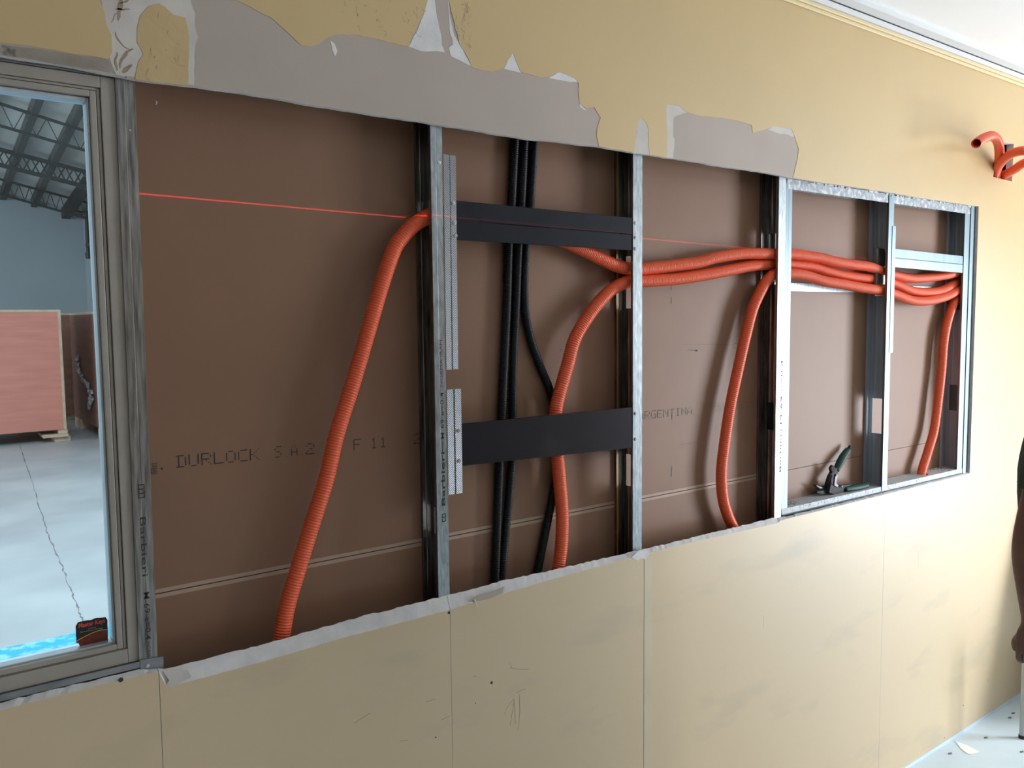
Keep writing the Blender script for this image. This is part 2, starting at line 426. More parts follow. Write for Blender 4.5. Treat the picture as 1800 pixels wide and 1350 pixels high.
# ================================================================== STRUCTURE: the office
XL, XR, YB, ZC = -3.6, 5.25, -5.2, 2.64
YF, YP = -0.0118, -0.0127      # board paper face, paint face
WX0, WX1 = -1.45, 0.024         # window opening, its right end at the first stud
WZ0, WZ1 = 1.079, 2.086
mb = MB(); mb.box(XL, XR, YB, 0.0, -0.12, 0.0); tag(mb.build('floor', 'floor_office'), kind='structure')
mb = MB(); mb.box(XL, XR, YB, 0.0685, ZC, ZC + 0.1); tag(mb.build('ceiling', 'ceiling_white'), kind='structure')
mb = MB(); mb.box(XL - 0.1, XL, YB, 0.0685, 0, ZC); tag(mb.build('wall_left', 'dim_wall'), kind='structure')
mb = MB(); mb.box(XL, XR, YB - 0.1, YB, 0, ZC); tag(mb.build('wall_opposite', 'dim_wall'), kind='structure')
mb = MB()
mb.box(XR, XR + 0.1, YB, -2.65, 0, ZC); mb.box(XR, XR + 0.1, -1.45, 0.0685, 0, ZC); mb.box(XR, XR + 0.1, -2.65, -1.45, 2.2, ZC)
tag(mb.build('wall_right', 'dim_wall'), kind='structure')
d = tag(empty('door_1'), kind='structure')
mb = MB()
for y in (-2.65, -1.50): mb.box(XR + 0.02, XR + 0.07, y, y + 0.05, 0, 2.2)
for z in (0, 2.15): mb.box(XR + 0.02, XR + 0.07, -2.65, -1.45, z, z + 0.05)
mb.build('door_frame', 'alu', d)
mb = MB(); mb.box(XR + 0.04, XR + 0.046, -2.60, -1.50, 0.05, 2.15); mb.build('door_pane', 'glass', d)

# ------------------------------------------------ front face of the partition
wf = tag(empty('wall_front'), kind='structure')
wf['label'] = 'yellow painted plasterboard partition, its paint torn back to grey paper above the opening'
# lower edge of the upper boards (front edge)
up_edge = px([(-520, 18), (0, 97), (60, 107), (130, 118), (205, 133), (237, 139.5), (300, 147), (345, 152), (400, 160), (450, 168), (480, 172), (530, 182), (560, 187), (600, 193),
              (640, 199), (700, 208), (757, 217), (776, 220), (835, 229), (865, 235), (930, 245), (960, 247), (1000, 252), (1060, 259), (1113, 268), (1130, 271),
              (1180, 278), (1240, 287), (1250, 290), (1300, 297), (1350, 304), (1369, 308), (1385, 312), (1480, 326), (1560, 338), (1640, 351), (1714, 362)], YF)
up_edge = [(WX0, up_edge[0][1] if up_edge[0][1] < 2.1 else WZ1)] + [p for p in up_edge if p[0] > WX0 + 0.05]
ue = jag(up_edge, 0.02, 0.0009)
XU = 3.024
def upper_poly(x0, x1, z1=ZC):
    l = [(x0, interp(ue, x0))] + [p for p in ue if x0 < p[0] < x1] + [(x1, interp(ue, x1))]
    return l + [(x1, z1), (x0, z1)]
for x0, x1 in ((WX0, 0.0125), (0.0135, 1.2095), (1.2105, 2.432), (2.433, XU)):
    mb = MB(); mb.plate([upper_poly(x0, x1)], YF, -0.0004, 0, 1); mb.build('upper_panel', ['grey_paper', 'gypsum'], wf)
# panel to the left of the window and the one to the right, with the rectangular hole for the conduits
mb = MB(); mb.box(XL, WX0, YP, -0.0004, 0, ZC); mb.build('side_panel', 'wall_paint', wf)
hole = px([(1746, 311), (1779, 319), (1782, 253), (1752, 249)], YP)
mb = MB(); mb.plate([[(XU, 0), (XR, 0), (XR, ZC), (XU, ZC)], hole], YP, 0.013, 0, 1); mb.build('side_panel', ['wall_paint', 'gypsum'], wf)
# lower panels with the sloping knife-cut upper edge
back_e = px([(283, 1176), (330, 1166), (400, 1148), (450, 1136), (520, 1116), (600, 1094), (640, 1082), (680, 1073), (740, 1058), (790, 1045), (850, 1030), (880, 1021), (960, 1005), (1040, 986), (1110, 970),
             (1128, 966), (1200, 949), (1290, 927), (1360, 910)], 0)
front_e = px([(292, 1207), (340, 1196), (450, 1166), (520, 1146), (600, 1122), (700, 1096), (790, 1072), (830, 1060), (900, 1039), (1000, 1010), (1110, 980), (1128, 975), (1200, 957), (1290, 937), (1360, 921)], YP)
back_e = [(WX0, 1.0795), (-0.008, 1.078), (0.016, 1.073)] + back_e + [(1.795, 1.0655), (1.80, 1.062), (XU, 1.058)]
front_e = [(WX0, 1.0715), (-0.008, 1.071), (0.016, 1.070), (0.026, 1.066)] + front_e[0:] + [(1.795, 1.0500), (1.80, 1.0575), (XU, 1.0535)]
joints = [WX0, 0.021, 0.6225, 1.2215, 2.405, XU]
for x0, x1 in zip(joints, joints[1:]):
    x0 += 0.0005 if x0 > WX0 else 0; x1 -= 0.0005 if x1 < XU else 0
    n = max(4, int((x1 - x0) / 0.011)); mb = MB()
    X = [x0 + (x1 - x0) * i / n for i in range(n + 1)]
    rb = [interp(back_e, x) + random.uniform(-0.0014, 0.0014) for x in X]; rf = [interp(front_e, x) + random.uniform(-0.0006, 0.0006) for x in X]
    for i in range(n):
        a, c = X[i], X[i + 1]
        m1, m2 = (rb[i] + rf[i]) / 2 + random.uniform(-.001, .0005), 0
        mb.quad([(a, YP, 0), (c, YP, 0), (c, YP, rf[i + 1]), (a, YP, rf[i])], 0)
        mb.quad([(a, YP, rf[i]), (c, YP, rf[i + 1]), (c, -0.0004, rb[i + 1]), (a, -0.0004, rb[i])], 1)
        mb.quad([(c, -0.0004, 0), (a, -0.0004, 0), (a, -0.0004, rb[i]), (c, -0.0004, rb[i + 1])], 2)
    mb.quad([(x0, YP, 0), (x0, YP, rf[0]), (x0, -.0004, rb[0]), (x0, -.0004, 0)], 1)
    mb.quad([(x1, YP, 0), (x1, YP, rf[-1]), (x1, -.0004, rb[-1]), (x1, -.0004, 0)], 1)
    mb.build('lower_panel', ['wall_paint', 'gypsum', 'kraft'], wf, weld=True)

# paint left standing on the upper boards
def skin(name, loop, material, yf=YP, yb=YF):
    mb = MB(); mb.plate([loop], yf, yb); return mb.build(name, material, wf)
def edge_run(x0, x1):   # along the cut edge from x0 to x1
    if x0 < x1: return [(x0, interp(ue, x0))] + [p for p in ue if x0 < p[0] < x1] + [(x1, interp(ue, x1))]
    return edge_run(x1, x0)[::-1]
S1 = jag(px([(0, 75), (60, 82), (110, 91), (150, 97), (190, 104), (197, 92), (196, 62), (187, 42), (184, 22), (176, 2), (172, -30), (165, -90)], YP))
skin('paint_layer', [(WX0, S1[0][1])] + S1 + [(S1[-1][0], ZC), (WX0, ZC)], 'wall_paint')
S2 = jag(px([(331, 147), (331, 120), (333, 92), (331, 52), (326, 31), (305, 26), (290, 12), (280, 6), (262, 11), (247, 27), (241, 50), (241, 75), (247, 85), (252, 96), (243, 110), (238, 134)], YP), 0.012, 0.001)
skin('paint_layer', edge_run(S2[-1][0], S2[0][0])[:-1] + S2, 'crackle')
S3 = jag(px([(395, -120), (400, -40), (408, -2), (440, 12), (475, 30), (500, 52), (530, 80), (545, 82), (560, 78), (575, 66), (590, 61), (620, 61), (650, 66), (690, 75), (718, 81), (733, 50), (744, 25), (752, 0),
             (757, -26), (786, -28), (789, 0), (796, 30), (808, 78), (822, 100), (829, 118), (850, 124), (866, 126), (886, 119), (895, 102), (902, 93), (907, 107), (915, 126), (930, 130), (950, 137), (968, 134), (985, 127),
             (1012, 139), (1017, 146), (1017, 165), (1020, 183), (1030, 190), (1044, 188), (1050, 198), (1056, 207), (1050, 225), (1049, 240), (1053, 257.5)], YP), 0.010, 0.0012)
n1 = jag(px([(1114, 268), (1118, 240), (1121, 216), (1127, 207), (1135, 214), (1140, 228), (1140, 250), (1142, 272.5)], YP), 0.01, 0.001)
n2 = jag(px([(1171.5, 277), (1173, 240), (1171, 196), (1173, 183), (1195, 186), (1207, 197), (1225, 203), (1270, 207), (1300, 213), (1321, 220), (1323, 233), (1341, 229), (1360, 222), (1391, 226),
             (1397, 240), (1404, 262), (1402, 280), (1398, 296), (1394, 312)], YP), 0.01, 0.001)
loop = S3 + edge_run(S3[-1][0], n1[0][0])[1:-1] + n1 + edge_run(n1[-1][0], n2[0][0])[1:-1] + n2 + edge_run(n2[-1][0], XU)[1:] + [(XU, ZC), (S3[0][0], ZC)]
skin('paint_layer', loop, 'wall_paint')
# white filler and torn paper left on the grey boards
YG = -0.0122
def patch(l, material='gypsum', y=YG): return skin('filler_patch', jag(px(l, YF), 0.01, 0.0012), material, y, YF)
patch([(168, -60), (180, 18), (190, 60), (192, 100), (204, 131), (240, 136), (341, 150), (342, 110), (343, 80), (348, 66), (342, 40), (343, 24), (335, 2), (345, -60)], 'filler')
patch([(718, 82), (735, 50), (745, 25), (752, 0), (757, -26), (762, -20), (768, 30), (775, 60), (776, 78), (782, 92), (760, 90), (740, 90)])
patch([(787, -10), (791, 30), (798, 62), (812, 84), (822, 104), (829, 117), (808, 106), (792, 98), (789, 84), (796, 78), (790, 50)])
patch([(581, 71), (588, 77), (593, 90), (589, 99), (584, 88)])
patch([(885, 121), (902, 92), (916, 128)]); patch([(964, 137), (985, 126), (1012, 139), (1015, 145), (990, 142)]); patch([(850, 124), (859, 118), (867, 127)])
patch([(1015, 148), (1020, 183), (1032, 196), (1019, 188)])
patch([(1112, 269), (1118, 240), (1121, 215), (1127, 206), (1136, 214), (1141, 228), (1140, 250), (1143, 272)], 'filler')
patch([(1170, 277), (1172, 240), (1170, 195), (1172, 182), (1196, 186), (1209, 198), (1190, 203), (1184, 206), (1183, 240), (1186, 246), (1183, 278)], 'filler')
patch([(1350, 228), (1362, 221), (1392, 225), (1398, 241), (1380, 236), (1366, 234)], 'filler')
# dirty strip of old filler over the window
mb = MB(); l = jag(px([(-300, 52), (0, 78), (60, 86), (120, 94), (190, 104), (204, 130), (150, 121), (60, 106), (0, 96), (-300, 48)], YF)[:1] + px([(0, 78), (60, 85), (120, 94), (190, 104), (203, 130), (130, 117), (60, 105), (0, 95.5)], YF), 0.015, 0.001)
mb.plate([l], -0.0121, YF); mb.build('filler_patch', 'dirty_filler', wf)
# brown torn paper in the cracked joint
def tear(l, w):
    P = jag(px(l, YG), .005, .0012); L_, R2 = [], []
    for k, (a, b_) in enumerate(P):
        c, d_ = P[min(k + 1, len(P) - 1)]; e2, f2 = P[max(k - 1, 0)]; n = math.hypot(c - e2, d_ - f2) or 1
        ww = w * (0.25 + math.sin(PI * (k + .5) / len(P))) * random.uniform(.6, 1.2) / 2
        L_.append((a - (d_ - f2) / n * ww, b_ + (c - e2) / n * ww)); R2.append((a + (d_ - f2) / n * ww, b_ - (c - e2) / n * ww))
    skin('torn_paper', L_ + R2[::-1], 'brown_tear', YG - 0.0004, YG)
for l, w in (([(211, -8), (212, 10), (208, 36)], .0055), ([(203, 17), (228, 16)], .003), ([(232, -8), (222, 3), (211, 6)], .0025), ([(203, 56), (208, 70), (219, 83), (228, 87)], .0022),
             ([(234, 86), (224, 91), (214, 105), (211, 120)], .0042), ([(206, 92), (203, 112), (206, 124)], .003), ([(216, 128), (224, 120), (232, 114)], .006), ([(196, 40), (201, 28), (206, 22)], .0012)):
    tear(l, w)
# loose flakes of plaster at the cut below
def chip(loop, y0, y1, material='gypsum', name='plaster_flake'):
    mb = MB(); mb.plate([px(loop, y0)], y0, y1); return mb.build(name, material, wf)
chip([(287, 1180), (300, 1176), (330, 1178), (336, 1190), (300, 1209), (292, 1205), (297, 1196)], -0.0131, YP, 'filler')
chip([(822, 1056), (840, 1047), (866, 1040), (886, 1031), (884, 1042), (862, 1052), (845, 1056)], -0.0131, -0.0126, 'grey_paper')
chip([(1110, 980), (1122, 968), (1136, 966), (1143, 974), (1135, 984), (1128, 981), (1120, 986)], -0.0136, -0.0125)
mb = MB(); a = at(834, 1054, -0.0127); mb.rod(a, a + Vector((0, -0.010, -0.016)), 0.0022, 0.0008, 8); mb.build('plastic_anchor', 'plastic_white', wf)
mb = MB(); mb.box(1.2225, 1.2525, YP - 0.0006, YP, 0.0, 1.05); mb.build('joint_tape', 'tape_strip', wf)
# scratches, pencil marks and old screw holes on the lower boards
mat('scratch_grey', (0.22, 0.19, 0.145), 0.7)
def scratch(l, w=0.0010, material='scratch_grey'):
    mb = MB(); P = px(l, YP - 0.0002)
    for (a, b_), (c, d_) in zip(P, P[1:]):
        L = math.hypot(c - a, d_ - b_) or 1; nx, nz = -(d_ - b_) / L * w / 2, (c - a) / L * w / 2
        mb.quad([(a - nx, YP - 0.0002, b_ - nz), (c - nx, YP - 0.0002, d_ - nz), (c + nx, YP - 0.0002, d_ + nz), (a + nx, YP - 0.0002, b_ + nz)])
    mb.build('scratch', material, wf)
for l in ([(907, 1218), (915, 1214), (924, 1211)], [(886, 1256), (892, 1243), (901, 1231)], [(903, 1228), (905, 1245), (906, 1272)], [(913, 1221), (914, 1250), (911, 1283)], [(904, 1232), (900, 1255), (897, 1275)],
          [(896, 1174), (915, 1177), (931, 1176)], [(623, 1271), (651, 1253)], [(748, 1234), (766, 1229)], [(775, 1266), (790, 1259)], [(703, 1303), (717, 1301)], [(1343, 1082), (1342, 1105)], [(1614, 968), (1614, 1000)],
          [(1735, 1193), (1738, 1197)], [(832, 1190), (838, 1188)], [(896, 1166), (900, 1173)]):
    scratch(l)
for u, v, r in ((864, 1200, .0035), (789, 1077, .0032), (836, 1236, .0014), (1693, 1240, .003), (1660, 1297, .002), (212, 1195, .0042), (766, 1296, .0018)):
    mb = MB(); c = at(u, v, YP - 0.0001); mb.plate([[(c.x + r * math.cos(i * PI / 5) * (1 + .25 * math.sin(i * 3)), c.z + r * math.sin(i * PI / 5)) for i in range(10)]], YP - 0.0003, YP); mb.build('screw_hole', 'ink', wf)
# hairline cracks in the old paint above the first bay
mb = MB()
rr = random.Random(3)
for k in range(60):
    u0, v0 = rr.choice([(rr.uniform(246, 328), rr.uniform(20, 140)), (rr.uniform(600, 745), rr.uniform(-5, 60)), (rr.uniform(800, 826), rr.uniform(0, 80))])
    P = [(u0, v0)]
    for j in range(rr.randint(2, 4)): P.append((P[-1][0] + rr.uniform(-3, 5), P[-1][1] + rr.uniform(1, 7) * rr.choice((1, 1, -0.4))))
    P = px(P, YP - 0.0001)
    for (a, b_), (c, d_) in zip(P, P[1:]):
        L = math.hypot(c - a, d_ - b_) or 1; w = rr.uniform(.0004, .0010); nx, nz = -(d_ - b_) / L * w / 2, (c - a) / L * w / 2
        mb.quad([(a - nx, YP - .0002, b_ - nz), (c - nx, YP - .0002, d_ - nz), (c + nx, YP - .0002, d_ + nz), (a + nx, YP - .0002, b_ + nz)])
tag(mb.build('hairline_cracks', 'brown_tear', wf), kind='stuff')

# ceiling trim: cream cornice, pale strip, shadow gap, ceiling angle
tr = tag(empty('trim_1'), kind='structure')
mb = MB(); mb.box(XL, XR, -0.0185, YP, 2.577, 2.5885); mb.box(XL, XR, -0.0225, YP, 2.589, 2.601); mb.build('cornice', 'trim_cream', tr, bevel=0.002)
mb = MB(); mb.box(XL, XR, -0.026, YP, 2.6015, 2.618); mb.build('pale_strip', 'angle_white', tr)
mb = MB(); mb.box(XL, XR, -0.022, YP, 2.618, 2.622); mb.build('shadow_gap', 'rubber', tr)
mb = MB(); mb.box(XL, XR, -0.062, -0.026, 2.622, ZC); mb.build('ceiling_angle', 'angle_white', tr)
mb = MB(); mb.box(XL, XR, YP - 0.004, YP, 0.0, 0.012); tag(mb.build('baseboard_front', 'floor_office'), kind='structure')

# ------------------------------------------------ back lining of the partition (seen inside the opening)
wl = tag(empty('wall_back'), kind='structure')
YL = 0.0685; ZJ = 1.1825
def zj(x): return 1.188 - 0.0055 * x
for (z0, z1) in ((ZJ + 0.0008, ZC), (0, ZJ - 0.0008)):
    mb = MB()
    if z0 > 1: mb.plate([[(XL, WZ1), (WX0, WZ1), (WX0, z0), (XL, z0)]], YL, YL + 0.0125); mb.box(XL, -0.006, YL, YL + .0125, WZ1, ZC); mb.box(-0.006, XR, YL, YL + 0.0125, z0, z1)
    else: mb.box(XL, XR, YL, YL + 0.0125, z0, 1.07); mb.box(XL, WX0, YL, YL + 0.0125, 1.07, z1); mb.box(-0.006, XR, YL, YL + 0.0125, 1.07, z1)
    mb.build('lining_panel', 'kraft', wl)
for z0, z1 in ((ZJ + 0.001, ZJ + 0.0085), (ZJ - 0.0085, ZJ - 0.001)):
    mb = MB(); mb.box(0.0, 1.83, YL - 0.0007, YL, z0, z1); mb.build('paper_edge', 'kraft_edge', wl)
mb = MB(); mb.box(-0.006, 3.0, YL + 0.011, YL + 0.0122, ZJ - 0.002, ZJ + 0.002); mb.build('joint_gap', 'rubber', wl)
YT = YL - 0.0004
mb = MB(); h = 0.0205
dot_text(mb, 'DURLOCK', 0.0865, 1.4115, h, 0.0229, -0.014, YT)
mb.build('printed_lettering', 'ink', wl)
mb = MB(); dot_text(mb, 'S.A.', 0.2735, 1.4095, h, 0.0165, -0.014, YT); dot_text(mb, '2', 0.338, 1.4085, h, 0.023, 0, YT)
dot_text(mb, 'F', 0.443, 1.407, h, 0.023, 0, YT); dot_text(mb, '11', 0.482, 1.4062, h, 0.022, -0.014, YT); dot_text(mb, '2', 0.588, 1.405, h, 0.023, 0, YT)
mb.build('printed_lettering', 'ink', wl)
mb = MB()
for r in range(7):
    for k in range(9):
        if (r in (1, 2) and k in (0, 1, 2)) or (k == 4 and r > 3): continue
        X, Z = 0.032 + k * 0.0024, 1.4035 + r * 0.0031; mb.quad([(X, YT, Z), (X + .0017, YT, Z), (X + .0017, YT, Z + .0015), (X, YT, Z + .0015)])
mb.plate([[(0.0605 + .0022 * math.cos(i * PI / 4), 1.412 + .0022 * math.sin(i * PI / 4)) for i in range(8)]], YT, YL)
mb.build('printed_emblem', 'ink', wl)
mb = MB(); dot_text(mb, 'ARGENTINA', 1.283, 1.4015, 0.0195, 0.0246, -0.008, YT); mb.build('printed_lettering', 'soft_ink', wl)
mb = MB(); dot_text(mb, 'SELLO IRAM', 1.566, 1.413, 0.0095, 0.0235, -0.01, YT); dot_text(mb, 'CONF NORMA', 1.604, 1.398, 0.0095, 0.0205, -0.01, YT); mb.build('printed_lettering', 'soft_ink', wl)
for l in ([(274, 177), (276, 180), (274, 184)],):
    mb = MB(); P = px(l, YT)
    for (a, b_), (c, d_) in zip(P, P[1:]): mb.quad([(a - .001, YT, b_), (c - .001, YT, d_), (c + .001, YT, d_), (a + .001, YT, b_)])
    mb.build('chalk_mark', 'gypsum', wl)
for l, w in (([(1180, 498), (1180, 510)], .0022), ([(1180, 522), (1180, 534)], .002), ([(1181, 728), (1181, 738)], .002), ([(1181, 820), (1180, 838)], .003), ([(1208, 615), (1226, 616)], .0015), ([(1222, 616), (1226, 617)], .005),
             ([(1290, 604), (1300, 604)], .002), ([(1291, 612), (1299, 612)], .0015), ([(1195, 782), (1225, 777)], .0008), ([(1200, 605), (1290, 606)], .0006), ([(985, 618), (987, 612)], .003)):
    mb = MB(); P = px(l, YT)
    for (a, b_), (c, d_) in zip(P, P[1:]):
        L = math.hypot(c - a, d_ - b_); nx, nz = -(d_ - b_) / L * w / 2, (c - a) / L * w / 2
        mb.quad([(a - nx, YT, b_ - nz), (c - nx, YT, d_ - nz), (c + nx, YT, d_ + nz), (a + nx, YT, b_ + nz)])
    mb.build('pencil_mark', 'soft_ink', wl)

# ------------------------------------------------ window to the warehouse
w1 = tag(empty('window_1'), kind='structure')
w1['label'] = 'grey-beige aluminium framed window looking into the warehouse'
def frame(name, x0, x1, z0, z1, wl_, wr, wb_, wt, y0, y1, material, bev=0.0012):
    """four members of a rectangular frame"""
    for nm, b4 in (('jamb', (x0, x0 + wl_, z0, z1)), ('jamb', (x1 - wr, x1, z0, z1)), ('rail', (x0 + wl_, x1 - wr, z0, z0 + wb_)), ('rail', (x0 + wl_, x1 - wr, z1 - wt, z1))):
        mb = MB(); mb.box(b4[0], b4[1], y0, y1, b4[2], b4[3]); mb.build(name + '_' + nm, material, w1, bevel=bev)
frame('frame', WX0 + .004, -0.0010, 1.0912, 2.0795, .03, .0230, .0250, .0185, 0.004, 0.060, 'alu')
frame('inner_frame', WX0 + .034, -0.0248, 1.1167, 2.0605, .01, .0048, .0012, .0040, 0.0075, 0.055, 'alu', 0.0006)
frame('sash', WX0 + .045, -0.0306, 1.1187, 2.0555, .03, .0095, .0092, .0100, 0.006, 0.050, 'alu')
frame('glazing_bead', WX0 + .075, -0.0402, 1.1235, 2.0448, .008, .0040, .0072, .0060, 0.014, 0.045, 'alu_light', 0.001)
mb = MB(); mb.box(WX0 + .005, -0.009, .02, .05, 1.0915, 1.1170); mb.box(-.0300, -.024, .03, .045, 1.10, 2.06)
mb.box(WX0 + .005, -0.02, .03, .045, 2.044, 2.062); mb.build('seal', 'rubber', w1)
mb = MB(); mb.box(WX0 + .078, -0.0425, 0.030, 0.034, 1.1290, 2.0400); mb.build('pane', 'glass', w1)
mb = MB(); mb.box(WX0, -0.0055, -0.0012, 0.0685, 1.0800, 1.0908); mb.build('sill_track', 'steel_dark', w1)
mb = MB(); mb.box(WX0, -0.0015, 0.002, 0.0685, 2.080, 2.0935); mb.build('head_track', 'steel_dark', w1)

# ------------------------------------------------ warehouse behind the window
YW, XW = 18.0, 3.05
mb = MB(); mb.box(-9, XW, 0.12, YW, -0.15, 0.0); tag(mb.build('floor_warehouse', 'concrete'), kind='structure')
mb = MB(); mb.box(-9, XW, YW, YW + 0.2, 0, 7.0); tag(mb.build('wall_warehouse_far', 'far_wall'), kind='structure')
mb = MB(); mb.box(XW, XW + 0.2, 0.12, YW, 0, 7.0); tag(mb.build('wall_warehouse_side', 'far_wall'), kind='structure')
def roof_z(x, y):
    d_ = YW - y; return 4.30 - 0.20 * (x - 1.57) + 0.175 * d_ - 0.0045 * d_ * d_
rf = tag(empty('ceiling_warehouse'), kind='structure')
xs = [XW + .1 - i * 1.0 for i in range(13)]
for i in range(12):
    mb = MB(); ys = [6.5 + k * (YW + .1 - 6.5) / 10 for k in range(11)]
    for k in range(10):
        a, c = xs[i + 1], xs[i] - 0.004
        mb.quad([(a, ys[k], roof_z(a, ys[k])), (c, ys[k], roof_z(c, ys[k])), (c, ys[k + 1], roof_z(c, ys[k + 1])), (a, ys[k + 1], roof_z(a, ys[k + 1]))])
    mb.build('roof_sheet', 'roof_sheet', rf, solid=0.01)
# floor: blue painted strip next to the partition and the long crack
mb = MB(); P = [at_floor(u, v) for u, v in ((-60, 1172), (0, 1145), (132, 1117), (205, 1101))]
fb = [(p.x, p.y) for p in P]
mb.box(-9, XW, 0.12, 3.42, 0.0, 0.002); tag(mb.build('trim_2', 'blue_floor'), kind='structure')
mb = MB(); P = [at_floor(u, v, 0.001) for u, v in ((34, 780), (45, 812), (60, 860), (75, 910), (84, 938), (92, 955), (103, 982), (112, 1003), (121, 1030), (133, 1058), (142, 1080), (150, 1100))]
P2 = []
for a, c in zip(P, P[1:]):
    for i in range(6): P2.append(a.lerp(c, i / 6) + Vector((random.uniform(-.007, .007), 0, 0)))
for a, c in zip(P2, P2[1:]):
    w = random.uniform(.0012, .006); mb.quad([a + Vector((-w, 0, 0)), a + Vector((w, 0, 0)), c + Vector((w, 0, 0)), c + Vector((-w, 0, 0))])
mb.build('crack', 'crack', bpy.data.objects['floor_warehouse'])

# roof trusses (lattice beams) and purlins
def lattice(Y, top, bot, n, r, label):
    tb = thing('lattice_beam', label, 'truss', 'lattice beams under the warehouse roof')
    a, c = at(*top[0], Y), at(*top[1], Y); e_, f_ = at(*bot[0], Y), at(*bot[1], Y)
    def ext(p, q, x): return p + (q - p) * ((x - p.x) / (q.x - p.x))
    x0, x1 = -1.5, 2.98
    T0, T1, B0, B1 = ext(a, c, x0), ext(a, c, x1), ext(e_, f_, x0), ext(e_, f_, x1)
    for nm, p, q in (('upper_chord', T0, T1), ('lower_chord', B0, B1)):
        mb = MB(); mb.beam(p, q, r * 2.2, r * 2.2); mb.build(nm, 'truss', tb)
    for i in range(n):
        for s in (0, 1):
            p = T0.lerp(T1, i / n) if s == 0 else T0.lerp(T1, (i + 1) / n); q = B0.lerp(B1, (i + .5) / n)
            if n == 34: q = B0.lerp(B1, (i + 1) / n) if s == 0 else B0.lerp(B1, i / n)
            mb = MB(); mb.rod(p, q, r * 0.38, seg=6); mb.build('lacing_bar', 'truss', tb)
lattice(13.2, ((0, 182), (155, 232)), ((0, 221), (155, 266)), 15, 0.018, 'nearest thin lattice roof beam, highest in the window')
lattice(15.2, ((0, 263), (162, 305)), ((0, 290), (150, 328)), 34, 0.030, 'dark lattice roof beam with heavy chords, middle one in the window')
lattice(16.8, ((0, 315), (130, 350)), ((0, 341), (110, 372)), 26, 0.018, 'lattice roof beam nearest the far warehouse wall, lowest in the window')
for X, z in ((1.05, 0), (1.62, 0), (2.15, 0)):
    mb = MB()
    ys = [YW - 0.05, 16.4, 15.0, 13.6, 12.2, 10.8, 9]
    for a, c in zip(ys, ys[1:]): mb.beam((X, a, roof_z(X, a) - .10), (X, c, roof_z(X, c) - .10), 0.11, 0.16)
    tag(mb.build('roof_purlin', 'purlin'), ['grey roof purlin furthest left in the warehouse window', 'grey roof purlin between the other two in the warehouse window', 'grey roof purlin furthest right in the warehouse window'][(1.05, 1.62, 2.15).index(X)], 'purlin', 'grey roof purlins')
mb = MB(); mb.beam((2.72, YW - .05, 3.92), (2.72, 13, 4.52), 0.16, 0.20); tag(mb.build('roof_gutter', 'pipe_dark'), 'dark box gutter sloping down to the far warehouse wall', 'gutter')
dp = thing('drain_pipe', 'dark drain pipe dropping down the far corner of the warehouse', 'pipe')
a, c, e_, f_, h_ = at_x(131, 373, 2.78), at_x(152, 375, 2.97), at_x(155, 446, 2.97), at_x(154, 432, 2.97), at_x(172, 424, 2.97)
mb = MB(); mb.rod(a, c, .035); mb.build('upper_pipe', 'pipe_dark', dp)
mb = MB(); mb.rod(c + Vector((0, 0, .05)), e_, .038); mb.build('down_pipe', 'pipe_dark', dp)
mb = MB(); mb.rod(f_, h_, .045); mb.build('branch_pipe', 'pipe_dark', dp)
mb = MB(); mb.rod(e_ + Vector((0, 0, .02)), e_ - Vector((0, 0, .10)), .06, .05); mb.build('pipe_shoe', 'pipe_dark', dp)
for i, (v0, v1) in enumerate(((400, 420), (428, 452))):
    w2 = tag(empty('window_%d' % (i + 2)), kind='structure')
    p, q = at_x(164, v0, 3.04), at_x(190, v1, 3.04); r_ = at_x(164, v1, 3.04)
    mb = MB(); mb.box(3.02, 3.045, q.y, p.y, r_.z, p.z); mb.build('lit_pane', 'daylight', w2)
    mb = MB(); mb.box(3.0, 3.048, p.y, p.y + .04, r_.z - .04, p.z + .04); mb.box(3.0, 3.048, q.y, p.y, r_.z - .04, r_.z); mb.box(3.0, 3.048, q.y, p.y, p.z, p.z + .04); mb.build('window_frame', 'far_wall', w2)

# plywood crates standing on timber blocks
def crate(x0, x1, y0, y1, z0, z1, label, mats=('plywood', 'pine'), side='plywood_shaded', blocks=()):
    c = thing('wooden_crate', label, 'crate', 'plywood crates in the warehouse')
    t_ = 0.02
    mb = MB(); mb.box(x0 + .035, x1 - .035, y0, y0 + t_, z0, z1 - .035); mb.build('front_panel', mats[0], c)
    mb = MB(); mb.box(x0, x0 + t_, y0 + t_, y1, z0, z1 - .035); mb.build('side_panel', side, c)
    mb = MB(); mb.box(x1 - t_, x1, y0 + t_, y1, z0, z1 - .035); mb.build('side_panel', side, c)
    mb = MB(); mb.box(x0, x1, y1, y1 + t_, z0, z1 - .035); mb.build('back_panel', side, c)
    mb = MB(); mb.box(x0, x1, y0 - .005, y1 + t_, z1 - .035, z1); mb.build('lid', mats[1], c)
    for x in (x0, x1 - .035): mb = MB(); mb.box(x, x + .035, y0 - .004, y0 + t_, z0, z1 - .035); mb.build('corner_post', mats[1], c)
    for (bx, by, bz0, bz1, w) in blocks:
        mb = MB(); mb.box(bx, bx + w, by, by + .5, bz0, bz1); mb.build('timber_block', 'pine', c, bevel=.004)
    return c
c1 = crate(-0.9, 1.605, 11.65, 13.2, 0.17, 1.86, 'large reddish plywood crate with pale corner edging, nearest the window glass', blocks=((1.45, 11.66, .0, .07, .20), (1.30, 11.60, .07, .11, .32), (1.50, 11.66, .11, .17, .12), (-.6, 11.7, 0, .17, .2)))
c2 = crate(2.02, 2.95, 10.9, 13.6, 0.15, 1.83, 'dark plywood crate with torn wrapping film on its side, at the window\'s right', mats=('plywood', 'pine'), blocks=((2.0, 11.1, 0, .15, .3), (2.0, 13, 0, .15, .3)))
